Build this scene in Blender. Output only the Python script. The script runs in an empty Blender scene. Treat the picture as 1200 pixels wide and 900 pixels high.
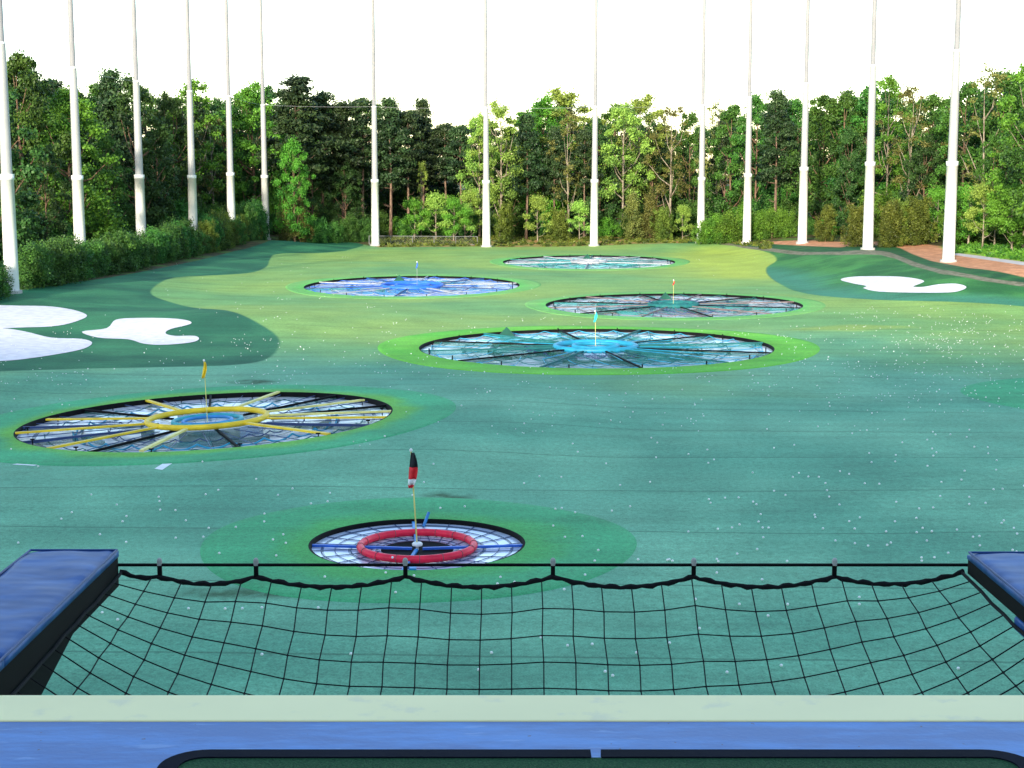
import bpy, bmesh, math, random
import numpy as np
from mathutils import Vector, Matrix
PI = math.pi
random.seed(7); RNG = np.random.default_rng(7)
scene = bpy.context.scene
COL = scene.collection

# ------------------------------------------------------------------ camera geometry
F = 1800.0; PITCH = math.radians(7.75); EYE = 8.0; FLOOR = 6.4
cp, sp = math.cos(PITCH), math.sin(PITCH)
def ray(px, py):
    a = (px - 600) / F; b = (450 - py) / F
    return Vector((a, cp + b * sp, -sp + b * cp))
def on_z(px, py, z):
    d = ray(px, py); t = (z - EYE) / d.z
    return Vector((0, 0, EYE)) + d * t
def at_y(px, py, y):
    d = ray(px, py); return Vector((0, 0, EYE)) + d * (y / d.y)
def project(p):
    x, y, z = p[0], p[1], p[2] - EYE
    dep = y * cp - z * sp; up = y * sp + z * cp
    return 600 + F * x / dep, 450 - F * up / dep

# ------------------------------------------------------------------ targets
#            name, px, py, R, tiltx (z per x), tilty (z per y)
def c0(px, D): return ((px - 600) / F * (D * cp + 8 * sp), D)
TG = {
 'red':    dict(c=c0(489, 32.9), R=2.37, ax=0.0,   by=0.0),
 'yellow': dict(c=c0(243, 50.2), R=6.12, ax=0.036, by=0.0),
 'cyan':   dict(c=c0(698, 71.8), R=8.3,  ax=0.003, by=0.0),
 'brown':  dict(c=c0(789, 95.4), R=7.95, ax=0.006, by=0.010),
 'blue':   dict(c=c0(483, 112.),  R=7.85, ax=0.004, by=0.024),
 'white':  dict(c=c0(690, 143.),  R=8.0,  ax=0.003, by=0.024),
}
def sstep(a, b, x):
    t = np.clip((x - a) / (b - a), 0, 1); return t * t * (3 - 2 * t)
def H(x, y):
    x = np.asarray(x, float); y = np.asarray(y, float)
    m = np.ones_like(x * y); pl = np.zeros_like(x * y)
    for t in TG.values():
        r = np.hypot(x - t['c'][0], y - t['c'][1])
        w = 1 - sstep(t['R'] + 1.5, t['R'] + 9, r)
        pl = pl + w * (t['ax'] * (x - t['c'][0]) + t['by'] * (y - t['c'][1]))
        m = m * (1 - w)
    z = 0.07 * np.sin(x * .21 + 1) * np.sin(y * .13) + 0.05 * np.sin(x * .09 + y * .17)
    z = z + 0.55 * sstep(-19, -32, x) * sstep(60, 85, y)
    z = z + 0.45 * np.exp(-((x + 17) / 7) ** 2 - ((y - 84) / 6) ** 2)
    z = z + 1.45 * sstep(20, 31, x) * sstep(86, 106, y) + 0.5 * sstep(31, 40, x) * sstep(86, 106, y)
    z = z + 0.5 * np.exp(-((x - 27) / 5) ** 2 - ((y - 128) / 11) ** 2)
    z = z + 0.55 * np.exp(-((x + 25) / 6) ** 2 - ((y - 168) / 7) ** 2)
    z = z + 0.35 * np.exp(-((x - 18) / 8) ** 2 - ((y - 172) / 5) ** 2)
    z = z + 0.25 * sstep(176, 186, y) + 0.8 * sstep(188, 240, y)
    z = z + 1.0 * sstep(-36, -60, x) * sstep(60, 85, y)
    z = z * sstep(14, 26, y)
    return z * m + pl
def h(x, y): return float(H(x, y))
def ground_pt(px, py):
    d = ray(px, py); o = Vector((0, 0, EYE)); t = 12.0
    while t < 400:
        p = o + d * t
        if p.z < h(p.x, p.y):
            a, b = t - 1.0, t
            for _ in range(18):
                m = (a + b) / 2; q = o + d * m
                if q.z < h(q.x, q.y): b = m
                else: a = m
            q = o + d * b; return (q.x, q.y)
        t += 1.0
    return (o.x + d.x * 400, o.y + d.y * 400)
def poly(pts): return [ground_pt(*p) for p in pts]
def smooth_poly(P, n=4):
    """Catmull-Rom closed"""
    P = [np.array(p) for p in P]; out = []; N = len(P)
    for i in range(N):
        a, b, c, d = P[i - 1], P[i], P[(i + 1) % N], P[(i + 2) % N]
        for k in range(n):
            t = k / n
            out.append(tuple(0.5 * ((2 * b) + (-a + c) * t + (2 * a - 5 * b + 4 * c - d) * t * t + (-a + 3 * b - 3 * c + d) * t ** 3)))
    return out
def sdf(P, X, Y):
    """signed distance, positive inside"""
    d = np.full(X.shape, 1e9); ins = np.zeros(X.shape, bool); n = len(P)
    for i in range(n):
        ax, ay = P[i]; bx, by = P[(i + 1) % n]
        ex, ey = bx - ax, by - ay; L = ex * ex + ey * ey + 1e-12
        t = np.clip(((X - ax) * ex + (Y - ay) * ey) / L, 0, 1)
        d = np.minimum(d, np.hypot(X - ax - t * ex, Y - ay - t * ey))
        c = ((ay > Y) != (by > Y)) & (X < (bx - ax) * (Y - ay) / (by - ay + 1e-12) + ax)
        ins ^= c
    return np.where(ins, d, -d)

# ------------------------------------------------------------------ object helpers
def tag(o, label=None, cat=None, group=None, kind=None):
    if label: o['label'] = label
    if cat: o['category'] = cat
    if group: o['group'] = group
    if kind: o['kind'] = kind
    return o
def empty(name, loc=(0, 0, 0), rot=(0, 0, 0)):
    o = bpy.data.objects.new(name, None); COL.objects.link(o)
    o.location = loc; o.rotation_euler = rot; o.empty_display_size = .3
    return o
def obj(name, me, mat=None, parent=None, loc=None):
    o = bpy.data.objects.new(name, me); COL.objects.link(o)
    if mat and not me.materials: me.materials.append(mat)
    if parent: o.parent = parent
    if loc: o.location = loc
    return o
class MB:
    def __init__(s): s.v = []; s.f = []
    def add(s, v, f):
        n = len(s.v); s.v += [tuple(p) for p in v]; s.f += [tuple(i + n for i in q) for q in f]; return s
    def box(s, x0, x1, y0, y1, z0, z1):
        v = [(x, y, z) for z in (z0, z1) for y in (y0, y1) for x in (x0, x1)]
        return s.add(v, [(0, 2, 3, 1), (4, 5, 7, 6), (0, 1, 5, 4), (2, 6, 7, 3), (0, 4, 6, 2), (1, 3, 7, 5)])
    def tube(s, pts, r, n=8, cap=True, closed=False):
        pts = [Vector(p) for p in pts]; N = len(pts)
        rr = r if isinstance(r, (list, tuple)) else [r] * N
        base = len(s.v); prev = None
        for i, p in enumerate(pts):
            if closed: t = pts[(i + 1) % N] - pts[i - 1]
            else: t = pts[min(i + 1, N - 1)] - pts[max(i - 1, 0)]
            if t.length < 1e-9: t = Vector((0, 0, 1))
            t.normalize()
            a = prev if prev is not None else (Vector((1, 0, 0)) if abs(t.x) < .8 else Vector((0, 1, 0)))
            u = (a - t * a.dot(t)).normalized(); w = t.cross(u); prev = u
            for k in range(n):
                q = 2 * PI * k / n
                s.v.append(tuple(p + (u * math.cos(q) + w * math.sin(q)) * rr[i]))
        for i in range(N if closed else N - 1):
            a = base + i * n; b = base + ((i + 1) % N) * n
            for k in range(n):
                k2 = (k + 1) % n; s.f.append((a + k, a + k2, b + k2, b + k))
        if cap and not closed:
            s.f.append(tuple(base + k for k in reversed(range(n)))); s.f.append(tuple(base + (N - 1) * n + k for k in range(n)))
        return s
    def lathe(s, prof, n=24, c=(0, 0, 0)):
        base = len(s.v)
        for r, z in prof:
            for k in range(n):
                a = 2 * PI * k / n; s.v.append((c[0] + r * math.cos(a), c[1] + r * math.sin(a), c[2] + z))
        for i in range(len(prof) - 1):
            for k in range(n):
                k2 = (k + 1) % n
                s.f.append((base + i * n + k, base + i * n + k2, base + (i + 1) * n + k2, base + (i + 1) * n + k))
        return s
    def mesh(s, name, smooth=False):
        me = bpy.data.meshes.new(name); me.from_pydata(s.v, [], s.f); me.update()
        if smooth: me.polygons.foreach_set('use_smooth', [True] * len(me.polygons))
        return me
    def build(s, name, mat, parent=None, smooth=False, bevel=0):
        o = obj(name, s.mesh(name, smooth), mat, parent)
        if bevel:
            m = o.modifiers.new('bevel', 'BEVEL'); m.width = bevel; m.segments = 2
        return o

# ------------------------------------------------------------------ materials
class NT:
    def __init__(s, name):
        s.m = bpy.data.materials.new(name); s.m.use_nodes = True; s.t = s.m.node_tree
        s.b = s.t.nodes['Principled BSDF']; s.out = s.t.nodes['Material Output']
    def n(s, ty, **k):
        o = s.t.nodes.new(ty)
        for a, v in k.items():
            if a.startswith('i_'):
                key = a[2:]; key = int(key) if key.isdigit() else key
                o.inputs[key].default_value = v
            else: setattr(o, a, v)
        return o
    def l(s, a, b): s.t.links.new(a, b)
    def math(s, op, a, b=None, c=None, clamp=False):
        o = s.n('ShaderNodeMath', operation=op, use_clamp=clamp)
        for i, v in enumerate((a, b, c)):
            if v is None: continue
            if isinstance(v, (int, float)): o.inputs[i].default_value = v
            else: s.l(v, o.inputs[i])
        return o.outputs[0]
    def mix(s, fac, a, b):
        o = s.n('ShaderNodeMix', data_type='RGBA')
        for i, v in ((0, fac), (6, a), (7, b)):
            if isinstance(v, (int, float)): o.inputs[i].default_value = v
            elif isinstance(v, tuple): o.inputs[i].default_value = (*v, 1)
            else: s.l(v, o.inputs[i])
        return o.outputs[2]
    def noise(s, scale, detail=3, vec=None, rough=.55, out=0):
        o = s.n('ShaderNodeTexNoise'); o.inputs['Scale'].default_value = scale; o.inputs['Detail'].default_value = detail
        o.inputs['Roughness'].default_value = rough
        if vec is not None: s.l(vec, o.inputs['Vector'])
        return o.outputs[out]
    def attr(s, name):
        o = s.n('ShaderNodeAttribute'); o.attribute_name = name; return o.outputs['Fac']
    def coord(s, k='Object'): return s.n('ShaderNodeTexCoord').outputs[k]
    def ramp(s, x, a, b):
        """linear step a..b -> 0..1"""
        o = s.n('ShaderNodeMapRange', interpolation_type='SMOOTHSTEP'); s.l(x, o.inputs[0]); o.inputs[1].default_value = a; o.inputs[2].default_value = b
        return o.outputs[0]
    def bump(s, hgt, strength=.3, dist=.02):
        o = s.n('ShaderNodeBump'); o.inputs['Strength'].default_value = strength; o.inputs['Distance'].default_value = dist
        s.l(hgt, o.inputs['Height']); s.l(o.outputs[0], s.b.inputs['Normal'])
    def base(s, c):
        if isinstance(c, tuple): s.b.inputs['Base Color'].default_value = (*c, 1)
        else: s.l(c, s.b.inputs['Base Color'])
    def set(s, rough=.6, spec=.5, metal=0, sheen=None, coat=None):
        s.b.inputs['Roughness'].default_value = rough; s.b.inputs['Specular IOR Level'].default_value = spec; s.b.inputs['Metallic'].default_value = metal
        if coat is not None: s.b.inputs['Coat Weight'].default_value = coat
        if sheen is not None: s.b.inputs['Sheen Weight'].default_value = sheen
        return s.m
def paint(name, c, rough=.5, spec=.5, var=.12, scale=3., metal=0, bump=0, dirt=None):
    t = NT(name); v = t.coord('Object'); nz = t.noise(scale, 4, v)
    d = tuple(x * (1 - var * 2) for x in c); e = tuple(min(1, x * (1 + var)) for x in c)
    col = t.mix(t.ramp(nz, .3, .7), d, e)
    if dirt:
        n2 = t.noise(scale * 6, 5, v); col = t.mix(t.math('MULTIPLY', t.ramp(n2, .56, .72), .7), col, dirt)
    t.base(col)
    if bump: t.bump(t.noise(scale * 8, 4, v), bump, .02)
    return t.set(rough, spec, metal)

# --- turf
FAIR = (.215, .36, .095); TEAL = (.085, .30, .175); ROUGH = (.024, .155, .062)
def turf_common(t, pos):
    """fine turf grain + roll seams; returns multiplicative grain factor"""
    g1 = t.math('MULTIPLY_ADD', t.noise(30, 3, pos, .7), .6, t.math('MULTIPLY', t.noise(7, 4, pos, .7), .4)); g2 = t.noise(.35, 4, pos)
    mp = t.n('ShaderNodeMapping'); t.l(pos, mp.inputs[0]); mp.inputs['Scale'].default_value = (.035, .8, 1)
    mp.inputs['Rotation'].default_value = (0, 0, math.radians(-3))
    g3 = t.noise(1.6, 4, mp.outputs[0])
    a = t.math('MULTIPLY_ADD', g1, 2.6, -.3); b = t.math('MULTIPLY_ADD', g2, .7, .65); c = t.math('MULTIPLY_ADD', g3, .5, .75)
    return t.math('MULTIPLY', t.math('MULTIPLY', a, b), c)
def scaled(t, col, f):
    o = t.n('ShaderNodeVectorMath', operation='SCALE'); t.l(col, o.inputs[0]); t.l(f, o.inputs['Scale']); return o.outputs[0]
def ground_mat():
    t = NT('ground'); pos = t.coord('Object')
    sep = t.n('ShaderNodeSeparateXYZ'); t.l(pos, sep.inputs[0])
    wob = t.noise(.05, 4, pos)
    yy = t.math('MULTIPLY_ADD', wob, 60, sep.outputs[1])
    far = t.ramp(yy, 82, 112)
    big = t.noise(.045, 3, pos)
    sunlit_fair = t.mix(t.ramp(big, .35, .65), (.15, .335, .105), (.25, .385, .085))
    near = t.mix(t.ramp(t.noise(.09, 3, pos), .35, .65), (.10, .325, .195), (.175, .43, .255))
    turf = t.mix(far, near, sunlit_fair)  # teal building shade up close and yellow sunlight far off, tinted into the turf
    yel = t.ramp(t.attr('sd_yellow'), -5, 2)
    turf = t.mix(t.math('MULTIPLY', yel, .75), turf, (.42, .50, .06))
    sun_stripe = t.ramp(t.attr('sd_sunlit_streak'), -1.2, 0.4)
    turf = t.mix(t.math('MULTIPLY', sun_stripe, .5), turf, (.34, .40, .05))  # sunlit strip painted into the turf colour
    rg = t.mix(t.ramp(t.noise(.16, 4, pos), .38, .62), (.014, .115, .052), (.035, .185, .075))
    turf = t.mix(t.ramp(t.attr('sd_rough_a'), -.12, .12), turf, rg)
    rg2 = t.mix(t.ramp(t.noise(.2, 4, pos), .38, .62), (.02, .12, .03), (.055, .22, .05))
    turf = t.mix(t.ramp(t.attr('sd_rough_b'), -.15, .15), turf, rg2)
    low = t.ramp(t.math('MULTIPLY_ADD', t.noise(.12, 3, pos), 4, t.attr('sd_lower')), 0, 4.)
    turf = t.mix(t.math('MULTIPLY', low, t.ramp(t.attr('sd_rough_b'), -.15, .15)), turf, (.05, .22, .13))
    st = t.ramp(t.attr('sd_stain'), -.35, .35)
    turf = t.mix(t.math('MULTIPLY', st, t.ramp(t.noise(1.4, 4, pos), .3, .6)), turf, (.03, .09, .03))
    turf = scaled(t, turf, turf_common(t, pos))
    # seams between turf rolls
    sx = t.math('MULTIPLY_ADD', sep.outputs[0], .03, sep.outputs[1])
    sx = t.math('MULTIPLY_ADD', t.noise(.25, 2, pos), .25, sx)
    sm = t.math('ABSOLUTE', t.math('SUBTRACT', t.math('FRACT', t.math('MULTIPLY', sx, 1 / 4.57)), .5))
    turf = t.mix(t.math('MULTIPLY', t.math('LESS_THAN', sm, .010), .42), turf, (.02, .06, .03))
    # outside the turf
    lit = t.mix(t.ramp(t.noise(1.2, 6, pos, .7), .35, .65), (.035, .045, .014), (.12, .085, .035))
    lit = t.mix(t.ramp(t.noise(.3, 4, pos), .5, .62), lit, (.10, .17, .03))
    dry = t.mix(t.ramp(t.noise(.5, 5, pos), .4, .6), (.16, .24, .05), (.42, .24, .09))
    lit = t.mix(t.ramp(t.attr('sd_dry'), -.6, .6), lit, dry)
    straw = t.mix(t.ramp(t.noise(1.5, 6, pos, .7), .35, .65), (.40, .18, .085), (.66, .32, .17))
    out = t.mix(t.ramp(t.attr('sd_straw'), -.3, .3), lit, straw)
    gr = t.mix(t.ramp(t.noise(.8, 6, pos, .7), .35, .65), (.16, .30, .04), (.36, .50, .06))
    out = t.mix(t.ramp(t.attr('sd_grass'), -.3, .3), out, gr)
    conc = t.mix(t.noise(1.2, 4, pos), (.40, .37, .36), (.62, .60, .60))
    out = t.mix(t.ramp(t.attr('sd_path'), -.1, .1), out, conc)
    dk = t.mix(t.ramp(t.noise(.8, 5, pos), .35, .65), (.012, .07, .025), (.03, .13, .035))
    out = t.mix(t.ramp(t.attr('sd_slope_shade'), -.15, .15), out, dk)  # shade on the hidden back slope, painted as a dark green band
    ed = t.mix(t.ramp(t.noise(2, 5, pos), .35, .65), (.10, .11, .06), (.24, .22, .15))
    out = t.mix(t.ramp(t.attr('sd_edge'), -.1, .1), out, ed)
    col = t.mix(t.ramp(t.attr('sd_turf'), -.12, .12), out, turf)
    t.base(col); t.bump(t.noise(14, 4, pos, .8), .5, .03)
    return t.set(.75, .2)
def collar_mat(name, inner, outer, rim):
    t = NT(name); pos = t.coord('Object')
    r = t.attr('rad')
    c = t.mix(t.ramp(t.noise(.25, 3, pos), .35, .65), inner, outer)
    c = t.mix(t.math('MULTIPLY', t.ramp(t.math('MULTIPLY_ADD', t.noise(.4, 3, pos), .9, t.math('MULTIPLY', r, -1)), -.10, .42), .8), c, rim)
    t.base(scaled(t, c, turf_common(t, pos))); t.bump(t.noise(14, 4, pos, .8), .5, .03)
    return t.set(.75, .25)
def leaf_mat(name, dark, light, trans=.25, tip=None):
    t = NT(name); tone = t.attr('tone')
    oi = t.n('ShaderNodeObjectInfo')
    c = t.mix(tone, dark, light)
    hs = t.n('ShaderNodeHueSaturation'); t.l(c, hs.inputs['Color'])
    t.l(t.math('MULTIPLY_ADD', oi.outputs['Random'], .045, .478), hs.inputs['Hue'])
    t.l(t.math('MULTIPLY_ADD', oi.outputs['Random'], .5, .75), hs.inputs['Value'])
    t.base(hs.outputs[0]); t.set(.55, .3)
    tr = t.n('ShaderNodeBsdfTranslucent'); t.l(hs.outputs[0], tr.inputs[0])
    mx = t.n('ShaderNodeMixShader'); mx.inputs[0].default_value = trans
    t.l(t.b.outputs[0], mx.inputs[1]); t.l(tr.outputs[0], mx.inputs[2]); t.l(mx.outputs[0], t.out.inputs[0])
    return t.m

M = {}
M['pole'] = paint('white_steel', (.72, .74, .72), .45, .5, .03, .6, dirt=(.55, .56, .53))
M['polemid'] = paint('darkened_white_steel', (.31, .32, .32), .5, .4, .04, .6)  # white shaft darkened so it stays visible against the bright sky
M['galv'] = paint('galvanised_steel', (.21, .215, .22), .55, .4, .05, .6)
M['black'] = paint('black_rubber', (.005, .005, .006), .8, .12)
M['frame'] = paint('dark_navy_rubber', (.004, .006, .016), .85, .08)
M['housing'] = paint('dark_green_housing', (.008, .075, .05), .6, .3)
M['blackrope'] = paint('black_rope', (.009, .009, .011), .85, .2)
M['cream'] = paint('cream_coated_edge', (.97, .84, .42), .5, .4, .02, 1.5, dirt=(.80, .70, .42))
M['bluefloor'] = None
M['yellow'] = paint('yellow_vinyl', (.88, .60, .02), .5, .4, .08, 2)
M['paleyellow'] = paint('pale_yellow_vinyl', (.82, .72, .22), .5, .4, .1, 2)
M['red'] = paint('red_vinyl', (.90, .012, .055), .45, .4, .1, 3)
M['cyan'] = paint('cyan_vinyl', (.015, .30, .48), .5, .5, .12, 2)
M['teal'] = paint('teal_net', (.012, .13, .13), .7, .3, .12, 2)
M['blue'] = paint('blue_vinyl', (.02, .13, .62), .45, .5, .12, 2)
M['skyblue'] = paint('sky_blue_vinyl', (.02, .24, .62), .45, .5, .12, 2)
M['navy'] = paint('navy_beam', (.015, .04, .14), .5, .5, .12, 2)
M['palecyan'] = paint('pale_cyan_rope', (.14, .45, .50), .6, .3, .1, 2)
M['maroon'] = paint('maroon_net', (.16, .12, .12), .7, .3, .1, 2)
M['greybeam'] = paint('grey_steel', (.32, .34, .36), .5, .5, .1, 2)
def net_cloth(name, c, a):
    t = NT(name); t.base(c); t.set(.8, .2)
    tr = t.n('ShaderNodeBsdfTransparent'); mx = t.n('ShaderNodeMixShader'); mx.inputs[0].default_value = a
    t.l(tr.outputs[0], mx.inputs[1]); t.l(t.b.outputs[0], mx.inputs[2]); t.l(mx.outputs[0], t.out.inputs[0]); return t.m
M['net_teal'] = net_cloth('teal_mesh_cloth', (.02, .20, .20), .42)
M['net_green'] = net_cloth('dark_green_mesh_cloth', (.015, .10, .07), .42)
M['net_blue'] = net_cloth('blue_mesh_cloth', (.03, .17, .36), .36)
M['net_maroon'] = net_cloth('maroon_mesh_cloth', (.10, .09, .09), .35)
M['white'] = paint('white_paint', (.82, .83, .82), .6, .4, .04, 2)
M['ball'] = paint('white_golf_ball', (.85, .86, .84), .35, .5, .03, 8)
M['sand'] = paint('white_bunker_turf', (.70, .68, .72), .9, .1, .07, 2.2, bump=.15)
M['concrete'] = paint('concrete', (.42, .42, .40), .85, .3, .1, 1)
M['siding'] = paint('pale_siding', (.70, .69, .66), .7, .3, .1, .5)
M['matgreen'] = None
t = NT('tee_mat_turf'); p = t.coord('Object')
t.base(t.mix(t.ramp(t.noise(160, 4, p, .8), .35, .65), (.008, .045, .02), (.03, .13, .045))); t.bump(t.noise(200, 3, p), 1, .01); M['matgreen'] = t.set(.9, .2)
t = NT('blue_deck'); p = t.coord('Object')
mp = t.n('ShaderNodeMapping'); t.l(p, mp.inputs[0]); mp.inputs['Scale'].default_value = (.7, 3, 1)
c = t.mix(t.ramp(t.noise(3.2, 6, mp.outputs[0], .65), .38, .68), (.012, .105, .36), (.028, .19, .55))
c = t.mix(t.math('MULTIPLY', t.ramp(t.noise(9, 5, mp.outputs[0]), .62, .72), .45), c, (.16, .32, .62))
c = t.mix(t.ramp(t.noise(34, 2, p), .74, .78), c, (.04, .05, .09))
t.base(c); t.bump(t.noise(60, 3, p), .15, .005); M['bluefloor'] = t.set(.45, .45)
t = NT('blue_pad_vinyl'); p = t.coord('Object')
mp = t.n('ShaderNodeMapping'); t.l(p, mp.inputs[0]); mp.inputs['Scale'].default_value = (1.2, 2.2, 1); mp.inputs['Rotation'].default_value = (0, 0, .35)
c = t.mix(t.ramp(t.noise(3, 5, mp.outputs[0]), .35, .7), (.010, .058, .22), (.024, .105, .34))
t.base(c); t.bump(t.noise(1.6, 2, mp.outputs[0]), .5, .04); M['padblue'] = t.set(.5, .3)
M['tealring'] = paint('teal_vinyl', (.02, .36, .42), .5)
M['fence'] = paint('fence_grey', (.14, .15, .15), .6)
M['padpipe'] = paint('blue_piping', (.012, .05, .20), .5, .3)
def bark(name, a, b):
    t = NT(name); p = t.coord('Object'); mp = t.n('ShaderNodeMapping'); t.l(p, mp.inputs[0]); mp.inputs['Scale'].default_value = (4, 4, .6)
    t.base(t.mix(t.ramp(t.noise(3, 5, mp.outputs[0]), .35, .65), a, b)); return t.set(.9, .1)
M['bark_brown'] = bark('brown_bark', (.07, .045, .03), (.20, .13, .09))
M['bark_pine'] = bark('pine_bark', (.06, .04, .03), (.22, .15, .11))
M['bark_pale'] = bark('pale_bark', (.11, .09, .065), (.30, .26, .20))
M['lf_pine'] = leaf_mat('pine_needles', (.008, .022, .010), (.045, .085, .025), .12)
M['lf_dark'] = leaf_mat('dark_leaves', (.010, .035, .010), (.05, .125, .025))
M['lf_mid'] = leaf_mat('mid_green_leaves', (.012, .05, .010), (.075, .185, .025))
M['lf_bright'] = leaf_mat('bright_green_leaves', (.025, .10, .012), (.14, .31, .03), .3)
M['lf_light'] = leaf_mat('light_green_leaves', (.07, .16, .028), (.31, .47, .08), .3)
M['lf_olive'] = leaf_mat('olive_leaves', (.04, .065, .015), (.20, .21, .05))
M['lf_yellow'] = leaf_mat('yellow_green_shrub_leaves', (.035, .065, .010), (.16, .21, .03))
M['lf_hedge'] = leaf_mat('hedge_leaves', (.012, .05, .013), (.085, .215, .034))

# bowl membrane
def bowl_mat(name, a, b, ribs, rings, R, patch=(.10, .22, .16), pf=.55, metal=.2):
    t = NT(name); pos = t.coord('Object'); s = t.n('ShaderNodeSeparateXYZ'); t.l(pos, s.inputs[0])
    ang = t.math('ARCTAN2', s.outputs[1], s.outputs[0])
    rad = t.math('SQRT', t.math('ADD', t.math('MULTIPLY', s.outputs[0], s.outputs[0]), t.math('MULTIPLY', s.outputs[1], s.outputs[1])))
    fr = t.math('ABSOLUTE', t.math('SUBTRACT', t.math('FRACT', t.math('MULTIPLY', ang, ribs / (2 * PI))), .5))
    ra = t.math('LESS_THAN', t.math('MULTIPLY', fr, rad), .012 * ribs / 6.28 * R / 6)
    fc = t.math('ABSOLUTE', t.math('SUBTRACT', t.math('FRACT', t.math('MULTIPLY', rad, rings / R)), .5))
    rc = t.math('LESS_THAN', fc, .055)
    c = t.mix(t.ramp(t.noise(.9, 4, pos), .35, .65), a, b)
    c = t.mix(t.math('MULTIPLY', t.ramp(t.noise(.55, 5, pos, .65), .50, .62), pf), c, patch)  # noise patches put reflections into the bowl colour
    c = t.mix(t.math('MULTIPLY', t.math('MAXIMUM', ra, rc), .8), c, (.05, .09, .16))
    t.base(c); t.bump(t.noise(1.4, 3, pos), .16, .10)
    return t.set(.2, .7, metal)

# ------------------------------------------------------------------ ground
field = poly([(-260, 385), (-120, 362), (0, 344), (117, 327), (233, 305), (275, 294), (311, 284), (340, 280), (375, 279), (420, 285), (445, 290),
              (560, 289), (700, 288), (805, 285), (860, 288), (905, 295), (940, 299), (985, 299), (1033, 299), (1052, 304), (1070, 312), (1102, 321), (1150, 329), (1200, 336), (1350, 352)])
field = field + [(75, 60), (75, 2), (-75, 2), (-75, 60)]
rough_a = smooth_poly(poly([(-300, 385), (-120, 358), (0, 340), (117, 322), (233, 300), (311, 280), (375, 276), (425, 284), (405, 294), (330, 297), (317, 303), (313, 312), (297, 319), (265, 322), (205, 325), (180, 337), (179, 346),
                (200, 354), (245, 362), (300, 377), (325, 394), (326, 408), (310, 422), (270, 428), (200, 430), (100, 432), (0, 435), (-200, 440)]), 3)
rough_b = smooth_poly(poly([(880, 289), (903, 297), (910, 305), (899, 313), (900, 322), (915, 333), (945, 344), (1005, 350), (1092, 353), (1200, 359), (1350, 372), (1350, 340), (1200, 328), (1102, 312), (1070, 302), (1040, 292), (985, 290), (930, 290)]), 3)
lower = poly([(890, 312), (960, 326), (1000, 342), (1100, 345), (1200, 350), (1350, 362), (1350, 376), (1200, 362), (1092, 356), (1005, 353), (940, 348), (895, 330)])
edge = smooth_poly(poly([(850, 284), (905, 291), (940, 295), (985, 295), (1033, 294), (1052, 299), (1072, 307), (1104, 316), (1150, 324), (1200, 331), (1350, 347), (1350, 356), (1200, 340), (1100, 326), (1068, 316), (1050, 309), (1030, 304), (940, 304), (900, 300), (850, 292)]), 2)
dark = poly([(800, 281), (905, 286), (940, 288), (985, 290), (1000, 288), (1040, 287), (1056, 291), (1070, 298), (1092, 306), (1135, 314), (1200, 325), (1350, 342), (1350, 360), (1200, 342), (1100, 330), (1030, 306), (900, 302), (800, 290)])
straw = poly([(905, 283), (1000, 284), (1040, 282.5), (1070, 284), (1110, 290), (1160, 296), (1200, 300), (1400, 318), (1400, 365), (1200, 345), (1040, 300), (905, 296)])
pathp = poly([(1117, 296), (1150, 300), (1200, 307), (1400, 332), (1400, 338), (1200, 311), (1150, 303.5), (1117, 298.5)])
grass = poly([(1100, 289), (1130, 289), (1160, 285), (1200, 284), (1400, 290), (1400, 330), (1200, 307), (1150, 300), (1115, 296)])
dry = poly([(440, 292), (440, 277), (560, 274), (700, 275), (800, 279), (905, 284), (905, 296), (700, 290)])
yellowp = poly([(800, 298), (830, 291), (880, 292), (905, 300), (905, 312), (890, 325), (850, 325), (810, 312)])
sunlit_streak = poly([(935, 386), (1000, 381), (1060, 383), (1000, 387)])
stains = [poly([(496, 580), (520, 577), (548, 579), (550, 586), (520, 588), (497, 586)]), poly([(200, 692), (330, 688), (470, 690), (600, 688), (600, 694), (420, 700), (220, 700)]),
          poly([(262, 448), (300, 444), (330, 448), (300, 451)])]
xs = np.concatenate([[-4000, -1500, -700, -400, -250, -160, -120, -95, -78, -66, -58, -52, -48], np.arange(-45, 45.01, .4), [48, 52, 58, 66, 78, 95, 120, 160, 250, 400, 700, 1500, 4000]])
ys = np.concatenate([[-4000, -1500, -600, -250, -100, -50, -20, 0, 8], np.arange(14, 204, .4), [207, 212, 220, 230, 245, 270, 310, 380, 500, 800, 1500, 4000]])
GX, GY = np.meshgrid(xs, ys); GZ = H(GX, GY)
nx, ny = len(xs), len(ys)
keep = []
idx = np.arange(nx * ny).reshape(ny, nx)
cx = (GX[:-1, :-1] + GX[1:, 1:]) / 2; cy = (GY[:-1, :-1] + GY[1:, 1:]) / 2
mask = np.ones(cx.shape, bool)
for tg in TG.values():
    mask &= np.hypot(cx - tg['c'][0], cy - tg['c'][1]) > tg['R'] + .33
a = idx[:-1, :-1][mask]; b = idx[:-1, 1:][mask]; c = idx[1:, 1:][mask]; d = idx[1:, :-1][mask]
me = bpy.data.meshes.new('ground')
me.from_pydata(np.stack([GX.ravel(), GY.ravel(), GZ.ravel()], 1).tolist(), [], np.stack([a, b, c, d], 1).tolist()); me.update()
me.polygons.foreach_set('use_smooth', [True] * len(me.polygons))
def put_attr(name, P):
    v = None
    for q in (P if isinstance(P[0], list) else [P]):
        s = sdf(q, GX, GY); v = s if v is None else np.maximum(v, s)
    at = me.attributes.new(name, 'FLOAT', 'POINT'); at.data.foreach_set('value', np.clip(v, -60, 60).astype(np.float32).ravel())
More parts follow.
